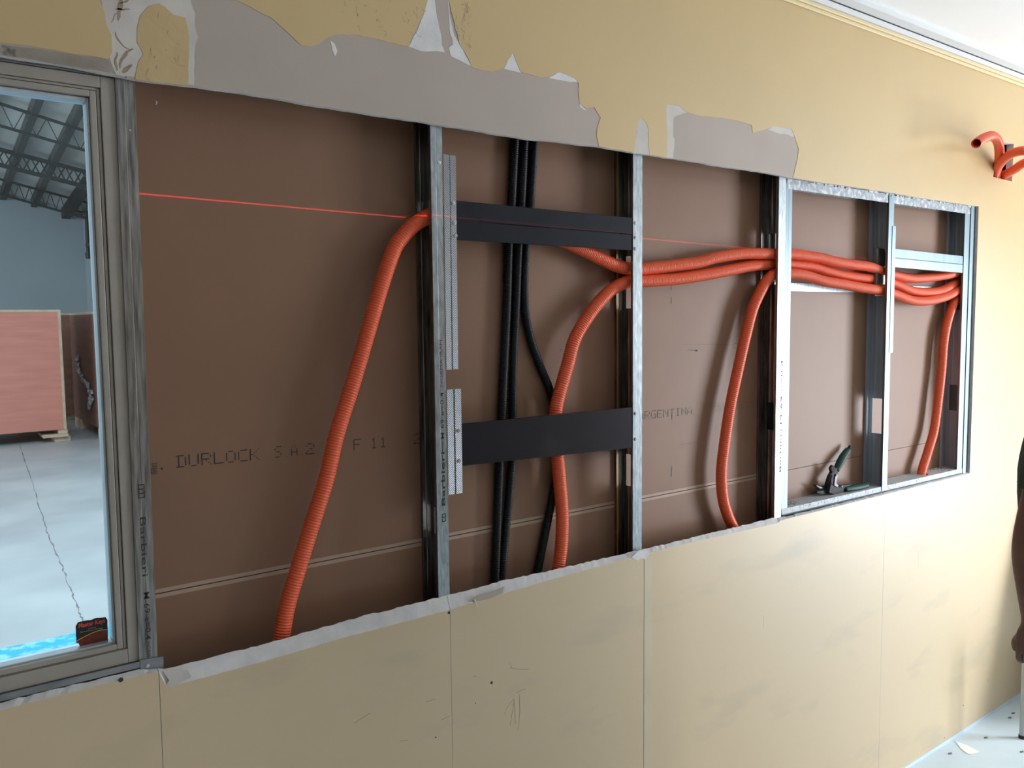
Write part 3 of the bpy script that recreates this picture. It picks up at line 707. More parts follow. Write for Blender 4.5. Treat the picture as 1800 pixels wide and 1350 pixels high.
c3 = crate(1.3, 2.42, 14.4, 15.6, 0.12, 1.84, 'dark plywood crate standing behind and between the other two', mats=('plywood_shaded', 'pine'), blocks=((2.05, 14.5, 0, .12, .3), (1.4, 14.5, 0, .12, .3)))
mb = MB(); rr = random.Random(5)
g_ = []
for k in range(24):
    t_ = k / 23; yc = 12.9 - 0.95 * t_ + 0.25 * math.sin(t_ * 7); zc = 1.15 - 0.75 * t_; wd = 0.10 + 0.10 * math.sin(t_ * PI)
    g_.append([(2.012 - rr.uniform(0.0, .05), yc + wd * s + rr.uniform(-.03, .03), zc + rr.uniform(-.03, .03)) for s in (-1, -.5, 0, .5, 1)])
for k in range(23):
    for j in range(4): mb.quad([g_[k][j], g_[k][j + 1], g_[k + 1][j + 1], g_[k + 1][j]])
mb.build('wrapping_film', 'film', c2)

# ================================================================== METAL STUDS
def stud(x0, x1, label, material, z0=0.0, z1=2.62, holes=(), y1=0.0680, web='galv_old', back='galv_old', y0=0.0, name='metal_stud', group='vertical galvanised studs'):
    s = thing(name, label, 'stud', group)
    th = 0.0007
    # front flange with a shallow groove and a stiffening lip
    mb = MB(); xm = (x0 + x1) / 2; w = (x1 - x0)
    sheet_profile(mb, [(x0 + .0004, y0 + .008), (x0 + .0004, y0 + .0004), (x0 + w * .44, y0 + .0004), (x0 + w * .46, y0 + .00055), (x0 + w * .50, y0 + .00055), (x0 + w * .52, y0 + .0004), (x1, y0 + .0004)], z0, z1)
    mb.build('front_flange', material, s, solid=th, weld=True)
    mb = MB(); sheet_profile(mb, [(x0 + .0004, y1 - .008), (x0 + .0004, y1), (x0 + w * .45, y1), (x0 + w * .5, y1 - .0008), (x0 + w * .55, y1), (x1, y1)], z0, z1)
    mb.build('back_flange', back, s, solid=th, weld=True)
    yy = [y0 + .0004, .012, .016, .020, .024, .031, .034, .038, .045, .049, .053, .057, y1]; xo = [0, 0, .0018, .0018, 0, 0, .0015, 0, 0, .0018, .0018, 0, 0]
    zz = sorted({z0, z1, *[h_[0] for h_ in holes], *[h_[1] for h_ in holes]})
    mb = MB()
    for za, zb in zip(zz, zz[1:]):
        cut = any(h_[0] - 1e-6 <= za and zb <= h_[1] + 1e-6 for h_ in holes)
        for i in range(len(yy) - 1):
            if cut and yy[i] >= .0119 and yy[i + 1] <= .0575: continue
            mb.quad([(x1 - xo[i], yy[i], za), (x1 - xo[i + 1], yy[i + 1], za), (x1 - xo[i + 1], yy[i + 1], zb), (x1 - xo[i], yy[i], zb)])
    mb.build('web', web, s, solid=th, weld=True)
    return s
def face_of(t):
    """the front sheet of a metal thing, which carries its screws and lettering"""
    for c in t.children:
        if c.name.split('.')[0] in ('front_flange', 'strip', 'tab', 'channel'): return c
    return t
def screw(u, v, y, parent, r=0.0042):
    parent = face_of(parent)
    c = at(u, v, y); mb = MB(); mb.rod(c + Vector((0, .001, 0)), c + Vector((0, -.0012, 0)), r, r * .9, 12); mb.rod(c + Vector((0, -.0012, 0)), c + Vector((0, -.0024, 0)), r * .62, r * .45, 10)
    mb.build('screw', 'screw_steel', parent, smooth=False)
def hz(u, v0, v1, y=0.035): return (at(u, v1, y).z, at(u, v0, y).z)
sA = stud(-0.0045, 0.0258, 'mottled zinc stud standing between the window and the first open bay', 'galv_old')
sA.rotation_euler.y = 0.0055; sA.location.x = -1.58 * 0.0055
sB = stud(0.6015, 0.6300, 'zinc stud with printed lettering between the first and second open bays', 'galv', holes=((1.862, 1.935), (1.20, 1.26)))
sC = stud(1.1932, 1.2260, 'bright zinc stud in the middle, right ends of the black plates screwed to it', 'galv', holes=((1.700, 1.835), hz(1107, 800, 856)))
sD = stud(1.7945, 1.8285, 'old zinc stud in front of which the third bay ends', 'galv', holes=(hz(1357, 410, 500), hz(1357, 708, 756)))
sD2 = stud(1.8292, 1.8590, 'newer pale zinc jamb stud fixed against the older stud', 'galv_new', z0=1.0865, z1=2.069, holes=((1.70, 1.93),), web='galv_new')
sE = stud(2.4000, 2.4312, 'clean pale zinc stud dividing the two rightmost bays', 'galv_new', z0=1.066, z1=2.084, holes=(hz(1541, 438, 520), hz(1541, 701, 762)), web='zinc_web', back='zinc_web', y0=-0.0032)
sF = stud(2.9460, 2.9870, 'pale zinc stud at the right end of the opening', 'galv_new', z0=1.077, z1=2.066, holes=((1.69, 1.84), (1.30, 1.40)), web='zinc_web', back='zinc_web')
mb = MB(); sheet_profile(mb, [(2.9875, 0.0672), (2.9875, -0.0024), (3.0220, -0.0024), (3.0220, 0.004)], 1.056, 2.082)
tag(mb.build('end_channel', 'galv_new', solid=0.0007, weld=True), 'grey zinc channel closing the right end of the opening', 'channel')
for u, v in ((1117, 392), (1117, 418), (1117, 437), (1117, 727), (1117, 772)): screw(u, v, 0.0, sC, .005)
screw(772, 286, 0, sB, .0045); screw(226, 229, 0, sA, .0022)
for u, v in ((1567, 345),): screw(u, v, -.0035, sE, .0035)
# printed lettering on the studs (reads downwards on the first, upwards on the second)
yA = -0.0004
x = 0.0045
put_text('Barbieri', 0.0135, (0.0060, yA, 1.3455), (0, 0, -1), (1, 0, 0), 'ink', face_of(sA), width=0.104, bold=0.00003)
put_text('M-69', 0.0135, (0.0070, yA, 1.2120), (0, 0, -1), (1, 0, 0), 'ink', face_of(sA), width=0.037, bold=0.00003)
put_text('e=0.4', 0.0135, (0.0070, yA, 1.1670), (0, 0, -1), (1, 0, 0), 'ink', face_of(sA), width=0.040, bold=0.00003)
put_text('NORM', 0.010, (0.0080, yA, 1.1220), (0, 0, -1), (1, 0, 0), 'soft_ink', face_of(sA), width=0.026)
mb = MB()
for z in (1.398, 1.3905, 1.383): mb.box(.0050, .0065, yA - .0002, yA, z - .006, z); mb.box(.0140, .0155, yA - .0002, yA, z - .006, z); mb.box(.005, .0155, yA - .0002, yA, z - .0068, z - .005)
mb.box(.005, .0155, yA - .0002, yA, 1.3985, 1.4005); mb.build('printed_emblem', 'ink', face_of(sA))
put_text('Barbieri', 0.0125, (0.6225, yA, 1.2720), (0, 0, 1), (-1, 0, 0), 'ink', face_of(sB), width=0.118, bold=0.0002)
put_text('M-69', 0.0115, (0.6225, yA, 1.4190), (0, 0, 1), (-1, 0, 0), 'ink', face_of(sB), width=0.042, bold=0.00003)
put_text('e=0.4', 0.0115, (0.6225, yA, 1.4700), (0, 0, 1), (-1, 0, 0), 'ink', face_of(sB), width=0.050, bold=0.00003)
put_text('NORMA IRAM', 0.0090, (0.6215, yA, 1.5320), (0, 0, 1), (-1, 0, 0), 'soft_ink', face_of(sB), width=0.100)
mb = MB()
for z in (1.2390, 1.2480): mb.box(.6140, .6155, yA - .0002, yA, z, z + .008); mb.box(.6215, .6230, yA - .0002, yA, z, z + .008); mb.box(.614, .623, yA - .0002, yA, z, z + .0016)
mb.box(.614, .623, yA - .0002, yA, 1.2555, 1.2572); mb.build('printed_emblem', 'ink', face_of(sB))
mb = MB(); mb.box(.6178, .6190, yA - .0002, yA, 1.39, 1.415); mb.build('printed_dash', 'ink', face_of(sB))
put_text('Barbieri M-69 e=0.4', 0.012, (1.8250, yA, 1.200), (0, 0, 1), (-1, 0, 0), 'soft_ink', face_of(sD), width=0.34)
# yellow tape beside the middle stud, bracket under the window's corner
mb = MB(); p = at(1083, 640, 0.066); mb.box(p.x - .004, p.x + .007, 0.0655, 0.0684, 0.9, 2.2); tag(mb.build('yellow_tape_strip', 'yellow_tape'), 'narrow yellow strip running up beside the middle stud', 'tape')
br = thing('corner_bracket', 'dull steel tab screwed over the foot of the window stud', 'bracket')
mb = MB(); mb.plate([[(-0.0060, 1.0755), (0.0315, 1.0700), (0.0320, 1.0905), (-0.0060, 1.0935)]], -0.0024, -0.0004); mb.build('tab', 'steel_dark', br)
screw(259, 1170, -0.0024, br, .0038)

# knurled zinc strips that carry the black plates
def knurled(x0, x1, z0, z1, label, tilt=0.0, screws=()):
    s = thing('knurled_strip', label, 'metal strip', 'knurled zinc strips')
    mb = MB(); w = x1 - x0; y = -0.0010
    prof = [(x0, y), (x0 + w * .44, y), (x0 + w * .50, y + .0022), (x0 + w * .56, y), (x1, y), (x1 + .0003, y + .004)]
    for a, c in zip(prof, prof[1:]):
        mb.quad([(a[0], a[1], z0), (c[0], c[1], z0), (c[0] + tilt, c[1], z1), (a[0] + tilt * .5, a[1], z1)])
    mb.build('strip', 'knurled', s, solid=0.0008, weld=True)
    for u, v in screws: screw(u, v, -0.0015, s, .0045)
    return s
knurled(0.6308, 0.6610, 1.5690, 2.0240, 'long knurled zinc strip beside the lettered stud, behind the upper black plates', 0.002, ((797, 357), (799, 391), (801, 414)))
knurled(0.6308, 0.6670, 1.2960, 1.5260, 'short knurled zinc strip holding the lower black plate', 0.0, ((806, 757), (807, 810)))

# black plates
def plate_thing(x0, x1, zl, zr, material, label, y0, y1):
    mb = MB(); mb.plate([[(x0, zl[0]), (x1, zr[0]), (x1, zr[1]), (x0, zl[1])]], y0, y1)
    return tag(mb.build('black_plate', material, bevel=0.0012), label, 'plate', 'black cross plates')
plate_thing(0.6450, 1.2180, (1.8895, 1.9305), (1.8860, 1.9270), 'black_plate', 'upper strip of the pair of blue-black plates between two studs', 0.0014, 0.0055)
plate_thing(0.6450, 1.2180, (1.8470, 1.8885), (1.8455, 1.8850), 'black_plate', 'lower strip of the pair of blue-black plates between two studs', 0.0020, 0.0060)
plate_thing(0.6450, 1.2180, (1.3560, 1.4485), (1.3410, 1.4470), 'black_plate_low', 'single wide black plate low between two studs, in front of conduits', 0.0014, 0.0060)

# cross rail and strips in the two right-hand bays
cr = thing('cross_rail', 'pale zinc rail screwed across the rightmost bay above the conduits', 'rail')
mb = MB(); sheet_prof = [(0.0675, 1.9005), (0.0015, 1.9005), (0.0010, 1.8715), (0.0022, 1.8700), (0.0010, 1.8680), (0.0010, 1.8385), (0.012, 1.8375)]
def zt(x, z): return z - (x - 2.44) * 0.016
for a, c in zip(sheet_prof[1:], sheet_prof[2:]):
    mb.quad([(2.440, a[0], zt(2.44, a[1])), (2.940, a[0], zt(2.94, a[1])), (2.940, c[0], zt(2.94, c[1])), (2.440, c[0], zt(2.44, c[1]))])
mb.quad([(2.44, .0015, zt(2.44, 1.9005)), (2.94, .0015, zt(2.94, 1.9005)), (2.94, .03, zt(2.94, 1.9005)), (2.44, .03, zt(2.44, 1.9005))])
mb.build('channel', 'galv_new', cr, solid=0.0007, weld=True)
screw(1572, 440, .0, cr, .0035); screw(1570, 460, .0, cr, .0035)
mb = MB(); sheet_profile(mb, [(2.4225, -0.0042), (2.4440, -0.0042), (2.4450, 0.006)], 1.545, 1.976); tag(mb.build('fixing_strip', 'galv_new', solid=0.0008, weld=True), 'pale zinc strip riding on the right side of the clean stud', 'metal strip')
mb = MB(); mb.quad([(2.373, .022, 1.78), (2.428, .022, 1.78), (2.428, .022, 1.900), (2.373, .022, 1.903)]); mb.quad([(2.373, .022, 1.78), (2.373, .022, 1.903), (2.373, .034, 1.903), (2.373, .034, 1.78)])
tag(mb.build('angle_bracket', 'galv', solid=0.0008, weld=True), 'small zinc angle where the conduits enter the clean stud', 'bracket')
mb = MB(); mb.box(1.835, 2.93, 0.0645, 0.0680, 1.753, 1.779); tag(mb.build('backing_strip', 'galv'), 'flat zinc strip along the lining behind the bundled conduits', 'metal strip')

# head and sill tracks of the two right-hand bays
ht = thing('head_track', 'zinc channel along the top of the two rightmost bays', 'track')
mb = MB(); z1_, z0_ = 2.0815, 2.0520
for (a, c) in (((0.0, z0_), (0.0, z1_)), ((0.0, z1_), (0.0675, z1_)), ((0.0675, z1_), (0.0675, 2.064))):
    mb.quad([(1.834, a[0], a[1]), (2.988, a[0], a[1] - .0), (2.988, c[0], c[1]), (1.834, c[0], c[1])])
mb.build('channel', 'galv_head', ht, solid=0.0008, weld=True)
mb = MB(); rr = random.Random(9)
for k in range(46):
    x = rr.uniform(1.84, 3.01); mb.box(x, x + rr.uniform(.004, .03), -.0022, -.0006, 2.0785 + rr.uniform(-.002, .001), 2.0850)
tag(mb.build('plaster_crumbs', 'gypsum', ht), kind='stuff')
st = thing('sill_track', 'dusty zinc sill channel under the two rightmost bays, snips lying on it', 'track')
mb = MB()
hx, hy, hr = at(1621, 832, .035).x, .034, .021
# top sheet with a round hole for the conduit
N = 20; ring = [(hx + hr * math.cos(2 * PI * i / N), hy + hr * math.sin(2 * PI * i / N)) for i in range(N)]
tris = tessellate_polygon([[Vector((1.830, -.0005, 0)), Vector((2.988, -.0005, 0)), Vector((2.988, .0675, 0)), Vector((1.830, .0675, 0))], [Vector((a, c, 0)) for a, c in ring]])
fl = [(1.830, -.0005), (2.988, -.0005), (2.988, .0675), (1.830, .0675)] + ring
def zs(x): return 1.0862 - (x - 1.83) * 0.0085
for tr_ in tris: mb.quad([(fl[i][0], fl[i][1], zs(fl[i][0])) for i in tr_])
mb.quad([(1.830, -.0005, zs(1.83)), (2.988, -.0005, zs(2.988)), (2.988, -.0008, zs(2.988) - .017), (1.830, -.0008, zs(1.83) - .017)], 0)
mb.quad([(1.830, -.0008, zs(1.83) - .017), (2.988, -.0008, zs(2.988) - .017), (2.988, -.0062, zs(2.988) - .0185), (1.830, -.0062, zs(1.83) - .0185)], 1)
mb.build('channel', ['galv_dirty', 'galv_new'], st, weld=True, solid=0.0006)
mb = MB(); rr = random.Random(11)
for k in range(150):
    x = rr.uniform(1.84, 2.98); s_ = rr.uniform(.001, .0035)
    y = rr.uniform(-.0020, -.0012); z = zs(x) - rr.uniform(.003, .016)
    mb.box(x, x + s_ * 1.6, y, -.0008, z, z + s_)
for k in range(70):
    x = rr.choice((rr.gauss(1.92, .03), rr.gauss(2.90, .03))); x = min(2.97, max(1.87, x)); y = rr.uniform(.008, .06); s_ = rr.uniform(.001, .003); mb.box(x, x + s_ * 1.5, y, y + s_, zs(x), zs(x) + s_, 1)
tag(mb.build('dust_crumbs', ['gypsum', 'debris'], st), kind='stuff')

# ================================================================== CONDUITS
RO = 0.0166
conduit('orange_conduit', pts((486, 1190, .03), (491, 1150, .03), (495, 1121, .03), (505, 1065, .03), (522, 1007, .03), (547, 926, .03), (573, 844, .03), (592, 763, .03), (618, 681, .03), (642, 600, .03), (671, 500, .031), (692, 440, .033), (707, 417, .034),
    (728, 395, .035), (757, 379, .035), (790, 373, .034), (850, 379, .029), (930, 400, .027), (990, 423, .027), (1025, 439, .029), (1067, 460, .033), (1090, 469, .035), (1110, 473, .036), (1130, 473, .036), (1183, 467, .034), (1228, 461, .032), (1257, 453, .03), (1302, 446, .03), (1346, 446, .03), (1364, 447, .03), (1393, 447, .03),
    (1439, 453, .03), (1468, 460, .03), (1498, 465, .03), (1528, 469, .03), (1551, 477, .03), (1575, 484, .032), (1602, 489, .034), (1631, 488, .034), (1661, 484, .034), (1691, 477, .034), (1712, 470, .036), (1728, 462, .038)), RO, 'orange', 'longest orange corrugated conduit, from the first bay up through every stud')
conduit('orange_conduit', pts((975, 1040, .03), (981, 1002, .03), (987, 956, .03), (988, 902, .03), (984, 849, .03), (981, 813, .029), (977, 771, .028), (977, 724, .028), (984, 689, .029), (998, 640, .030), (1010, 597, .031), (1033, 557, .033), (1060, 523, .035), (1083, 504, .036), (1110, 494, .037),
    (1130, 494, .037), (1183, 491, .036), (1228, 485, .036), (1272, 477, .037), (1317, 468, .040), (1361, 464, .043), (1393, 465, .044), (1424, 468, .045), (1454, 477, .045), (1483, 484, .045), (1516, 489, .045), (1551, 492, .044), (1575, 500, .042), (1602, 511, .040), (1631, 514, .040), (1655, 511, .040), (1676, 500, .040), (1691, 491, .040), (1712, 478, .042), (1728, 470, .044)), RO, 'orange', 'orange conduit rising in front of the black conduits and turning right through the middle stud')
conduit('orange_conduit', pts((1310, 970, .034), (1300, 948, .034), (1290, 929, .034), (1280, 908, .034), (1271, 877, .034), (1268, 833, .034), (1273, 783, .034), (1283, 717, .034), (1297, 650, .034), (1310, 593, .034), (1323, 543, .033), (1338, 510, .032), (1349, 492, .030), (1363, 482, .028), (1393, 481, .026), (1418, 485, .026), (1448, 494, .026), (1483, 500, .026), (1516, 506, .026), (1551, 511, .027),
    (1575, 518, .028), (1602, 528, .028), (1631, 529, .028), (1661, 522, .028), (1685, 510, .028), (1700, 500, .028), (1722, 490, .028)), RO, 'orange', 'orange conduit looping down in the third bay, with its shadow on the lining')
conduit('orange_conduit', pts((1618, 860, .034), (1620, 831, .034), (1631, 794, .034), (1642, 755, .034), (1649, 704, .034), (1655, 652, .034), (1659, 601, .034), (1666, 563, .034), (1678, 530, .034), (1695, 506, .036), (1715, 495, .038)), RO, 'orange', 'short orange conduit coming out of the sill hole in the rightmost bay')
RL = 0.0168
conduit('orange_conduit', pts((1750, 335, .045), (1752, 306, .012), (1755.5, 287, -.03), (1757, 268, -.06), (1754, 249, -.09), (1744, 239, -.115), (1729, 243, -.135), (1716, 252, -.150)), RL, 'orange', 'orange conduit end curling out of the wall hole with open mouth facing left', open_end=True)
conduit('orange_conduit', pts((1741, 325, .045), (1748, 307, .012), (1756, 291, -.035), (1767, 278, -.08), (1781, 269, -.13), (1800, 265, -.18), (1825, 270, -.22), (1845, 290, -.24)), RL, 'orange', 'orange conduit leaving the wall hole to the right, upper of two', open_end=True)
conduit('orange_conduit', pts((1748, 330, .045), (1761, 312, .012), (1772, 304, -.03), (1786, 296, -.08), (1800, 287, -.12), (1830, 276, -.18), (1860, 280, -.22)), RL, 'orange', 'orange conduit leaving the wall hole to the right, lower of two', open_end=True)
RK = 0.0106
conduit('black_conduit', pts((909, 190, .0570), (905, 240, .0570), (899, 360, .0570), (894, 430, .0570), (891, 530, .0570), (886, 640, .0570), (881, 750, .0570), (878, 815, .0570), (874, 920, .0570), (870, 1023, .0570), (868, 1070, .0570)), RK, 'black_tube', 'leftmost of three black corrugated conduits behind the black plates', pitch=0.0042, seg=14)
conduit('black_conduit', pts((925, 190, .0560), (921.5, 243, .0560), (916, 360, .0560), (911, 430, .0560), (907, 530, .0560), (902, 640, .0560), (901, 750, .0560), (899, 815, .0560), (890, 920, .0560), (881, 1023, .0560), (878, 1070, .0560)), RK, 'black_tube', 'middle one of three black corrugated conduits behind the black plates', pitch=0.0042, seg=14)
conduit('black_conduit', pts((943, 190, .0570), (939, 243, .0570), (932, 360, .0570), (924, 430, .0570), (922, 530, .0570), (931, 590, .0570), (948, 640, .0570), (968, 690, .0572), (981, 745, .0572), (983, 800, .0572), (974, 860, .0572), (960, 930, .0570), (943, 1015, .0570), (934, 1060, .0570)), RK, 'black_tube', 'black conduit that bows away to the right and passes behind an orange one', pitch=0.0042, seg=14)

# ================================================================== STICKER on the window pane
sk = thing('sticker', 'black and red locksmith sticker on the lower corner of the window glass', 'sticker')
YS = 0.0292
so = px([(133, 1101), (137, 1094), (150, 1091), (160, 1090), (170, 1086), (186, 1085), (189, 1090), (190, 1127), (181, 1133), (160, 1136), (143, 1139), (138, 1131), (134, 1130)], YS)
mb = MB(); mb.plate([jag(so + so[:1], .004, .0004)[:-1]], YS, YS + .0007); mb.build('backing', 'st_black', sk)
rd = px([(134, 1126), (150, 1118), (165, 1111), (178, 1107), (189.6, 1107), (190, 1127), (181, 1133), (160, 1136), (143, 1139), (138, 1131), (134, 1130)], YS)
mb = MB(); mb.plate([rd], YS - .0003, YS); mb.build('red_field', 'st_red', sk)
arc = px([(133.6, 1127), (150, 1118), (165, 1111), (178, 1107), (189.8, 1106.5)], YS); mb = MB()
for (a, c), (e2, f2) in zip(arc, arc[1:]): mb.quad([(a, YS - .0005, c - .0007), (e2, YS - .0005, f2 - .0007), (e2, YS - .0005, f2 + .0007), (a, YS - .0005, c + .0007)])
mb.build('yellow_stripe', 'st_yellow', sk)
o_ = at(138, 1104, YS - .0006); q_ = at(184.5, 1094, YS - .0006); dx = (q_ - o_); put_text('Master Keys', .0105, o_, dx, (0, 0, 1), 'st_title', sk, width=dx.length, bold=.00035)
o_ = at(155, 1106, YS - .0006); q_ = at(169, 1103, YS - .0006); put_text('Cerrajeria', .003, o_, q_ - o_, (0, 0, 1), 'st_text', sk, width=(q_ - o_).length)
o_ = at(141, 1112.5, YS - .0006); q_ = at(181, 1104.5, YS - .0006); put_text('Del Automotor y Del Hogar', .003, o_, q_ - o_, (0, 0, 1), 'st_text', sk, width=(q_ - o_).length)
o_ = at(152, 1137, YS - .0006); q_ = at(184, 1130, YS - .0006); put_text('(0294) 851 752', .0036, o_, q_ - o_, (0, 0, 1), 'st_text', sk, width=(q_ - o_).length)

# ================================================================== TIN SNIPS on the sill
sn = thing('tin_snips', 'tin snips with dark green handles standing open on the dusty sill', 'snips')
YN = 0.036
def ribbon(name, l, widths, th, material, y=YN, bevel=.002):
    """bar following a pixel path in the x,z plane, with given widths, th thick in y"""
    P = [Vector((p.x, 0, p.z)) for p in (at(u, v, y) for u, v in l)]; L, R_ = [], []
    for i, p in enumerate(P):
        d_ = (P[min(i + 1, len(P) - 1)] - P[max(i - 1, 0)]).normalized(); n_ = Vector((-d_.z, 0, d_.x)) * widths[i] / 2
        L.append((p.x + n_.x, p.z + n_.z)); R_.append((p.x - n_.x, p.z - n_.z))
    mb = MB(); mb.plate([L + R_[::-1]], y - th / 2, y + th / 2); return mb.build(name, material, sn, bevel=bevel)
ribbon('upper_jaw', [(1432, 853), (1440, 857), (1450, 858), (1458, 850)], [.006, .014, .018, .022], .010, 'tool_steel', .046)
ribbon('lower_jaw', [(1434, 865), (1443, 865.5), (1453, 863.5), (1463, 860)], [.006, .013, .017, .020], .010, 'tool_steel', .040)
ribbon('jaw_edge', [(1433, 853), (1440, 857), (1447, 858)], [.002, .005, .003], .011, 'tool_bright', .0445)
ribbon('lever', [(1458, 860), (1456, 850), (1459, 840), (1464, 831), (1470, 826)], [.036, .028, .024, .024, .024], .012, 'tool_steel', .040)
ribbon('lever', [(1456, 858), (1466, 861), (1480, 861), (1494, 859)], [.030, .034, .034, .032], .012, 'tool_steel', .030)
ribbon('link', [(1470, 834), (1468, 842), (1467, 851), (1472, 855)], [.018, .014, .016, .010], .006, 'tool_bright', .024)
ribbon('latch', [(1460, 820), (1462, 824), (1466, 827)], [.016, .022, .016], .010, 'rubber', .038)
def grip(l, rad):
    P = catmull(pts(*l), .004); mb = MB(); n = len(P); seg = 12
    d0 = (P[1] - P[0]).normalized(); x = d0.orthogonal().normalized()
    for i, p in enumerate(P):
        d_ = (P[min(i + 1, n - 1)] - P[max(i - 1, 0)]).normalized(); x = (x - d_ * x.dot(d_)).normalized(); y = d_.cross(x); t_ = i / (n - 1)
        r = rad * (0.9 + 0.25 * math.sin(t_ * PI)) * (1 if 0 < i < n - 1 else 0.6)
        for k in range(seg): mb.v.append(tuple(p + x * (r * math.cos(2 * PI * k / seg)) + y * (r * 0.8 * math.sin(2 * PI * k / seg))))
    for i in range(n - 1):
        for k in range(seg): l_ = (k + 1) % seg; mb.f.append((i * seg + k, i * seg + l_, (i + 1) * seg + l_, (i + 1) * seg + k)); mb.m.append(0)
    mb.f.append(tuple(reversed(range(seg)))); mb.m.append(0); mb.f.append(tuple((n - 1) * seg + k for k in range(seg))); mb.m.append(0)
    return mb.build('grip', 'green_grip', sn, smooth=True)
grip([(1469, 828, .040), (1475, 816, .042), (1481, 805, .044), (1487, 796, .046), (1492, 790, .047)], .0118)
grip([(1484, 860, .026), (1498, 858, .023), (1510, 856, .022), (1525, 852.5, .022)], .0108)
mb = MB(); mb.rod(at(1491, 792, .047), at(1494.5, 783.5, .048), .0075, .005, 10); mb.build('grip_tip', 'rubber', sn, smooth=True)
for u, v in ((1469.5, 835), (1466.5, 850), (1479, 855)):
    c = at(u, v, .021); mb = MB(); mb.rod(c, c + Vector((0, -.003, 0)), .0045, .003, 10); mb.build('rivet', 'tool_bright', sn)

# ================================================================== FLOOR LITTER, STOOL, ADDED SHADOW BOARD, PERSON
mb = MB(); P = [at_floor(u, v, .001) for u, v in ((1680, 1303), (1701, 1311), (1722, 1322), (1707, 1326), (1700, 1325), (1688, 1315))]
mb.v += [tuple(p) for p in P] + [(p.x, p.y, .0022) for p in P]; n = len(P)
mb.f += [tuple(range(n)), tuple(range(n, 2 * n))] + [(i, (i + 1) % n, n + (i + 1) % n, n + i) for i in range(n)]; mb.m += [0] * (n + 2)
tag(mb.build('paper_scrap', 'white_paper'), 'scrap of white paper on the floor near the wall', 'paper')
for (u, v, lab) in ((1732, 1297, 'dark crumb on the floor right of the white paper scrap'), (1795, 1322, 'dark crumb on the floor at the picture\'s right edge'), (1669, 1325, 'thin dark sliver on the floor left of the white paper scrap'), (1774, 1262, 'dark crumb on the floor in the shadow near the grey tube'), (1780, 1254, 'small dark crumb on the floor closest to the wall in the shadow')):
    p = at_floor(u, v, 0); mb = MB(); mb.beam((p.x - .006, p.y, .002), (p.x + .007, p.y - .004, .002), .006, .004); tag(mb.build('floor_crumb', 'debris'), lab, 'debris', 'crumbs on the floor')
sl = thing('metal_tube', 'short grey metal tube standing upright on the floor below the hand', 'tube')
lx, ly = 3.172, -0.178
mb = MB(); mb.rod((lx, ly, .012), (lx, ly, .40), .0105, seg=16, cap=False); mb.rod((lx, ly, .40), (lx, ly, .36), .0105, .0088, seg=16, cap=False); mb.build('tube_body', 'grey_tube', sl)
mb = MB(); mb.rod((lx, ly, 0), (lx, ly, .014), .0125, seg=16); mb.build('foot_cap', 'rubber', sl)
# unseen plasterboard offcut, added to cast the slanted shadow on the wall
lb = thing('shadow_caster_board', 'unseen plasterboard offcut added to cast a wall shadow, beyond the short grey tube', 'board')
mb = MB()
x0, x1 = 3.548, 4.30
for dy, mi in ((0, 0),):
    A = [(x0, -.48, 0.0), (x1, -.48, 0.0), (x1, -.016, 0.98), (x0, -.016, 0.98)]; off = Vector((0, -.0125, -.0045))
    B_ = [tuple(Vector(p) + off + Vector((0, 0, .0045))) for p in A]
    mb.v += A + B_; mb.f += [(0, 1, 2, 3), (4, 5, 6, 7), (0, 1, 5, 4), (1, 2, 6, 5), (2, 3, 7, 6), (3, 0, 4, 7)]; mb.m += [0, 0, 1, 1, 1, 1]
mb.build('sheet', ['grey_paper', 'gypsum'], lb)

# person standing just outside the right edge, bare left arm hanging into view
def skin_body(name, joints, edges, material, parent, root, levels=2):
    me = bpy.data.meshes.new(name); names = list(joints); idx = {n_: i for i, n_ in enumerate(names)}
    me.from_pydata([joints[n_][0] for n_ in names], [(idx[a], idx[c]) for a, c in edges], [])
    o = bpy.data.objects.new(name, me); COL.objects.link(o)
    sk_ = o.modifiers.new('skin', 'SKIN'); sk_.use_smooth_shade = True
    for i, n_ in enumerate(names):
        r = joints[n_][1]; r = r if isinstance(r, tuple) else (r, r); me.skin_vertices[0].data[i].radius = r; me.skin_vertices[0].data[i].use_root = (n_ == root)
    sb = o.modifiers.new('sub', 'SUBSURF'); sb.levels = sb.render_levels = levels
    dg = bpy.context.evaluated_depsgraph_get(); m2 = bpy.data.meshes.new_from_object(o.evaluated_get(dg))
    bpy.data.objects.remove(o); m2.materials.clear(); m2.materials.append(M(material)); m2.polygons.foreach_set('use_smooth', [True] * len(m2.polygons)); m2.name = name
    o2 = bpy.data.objects.new(name, m2); COL.objects.link(o2); o2.parent = parent; return o2
person = thing('person', 'person in a dark green shirt at the right edge, one bare arm hanging down', 'person')
T = 1.95
elb = at_depth(1812, 948, T); wri = at_depth(1818, 1100, T); sho = at_depth(1868, 745, T + .03); kn_ = at_depth(1816, 1134, T)
ctr = Vector((sho.x + .20, sho.y + .02, 0))
px_, py_ = ctr.x, ctr.y
J = {}
J['pelvis'] = ((px_ + .04, py_, .95), (.155, .11)); J['waist'] = ((px_, py_, 1.10), (.14, .10)); J['chest'] = ((px_, py_ + .01, 1.30), (.165, .115)); J['neck0'] = ((px_, py_, 1.46), (.075, .065))
J['neck'] = ((px_, py_ + .01, 1.53), .055); J['head'] = ((px_, py_ + .03, 1.62), (.075, .09)); J['crown'] = ((px_, py_ + .02, 1.71), (.065, .08))
J['lsh'] = (tuple(sho), .060); J['luarm'] = (tuple(sho.lerp(elb, .5)), .048); J['lelb'] = (tuple(elb), .042)
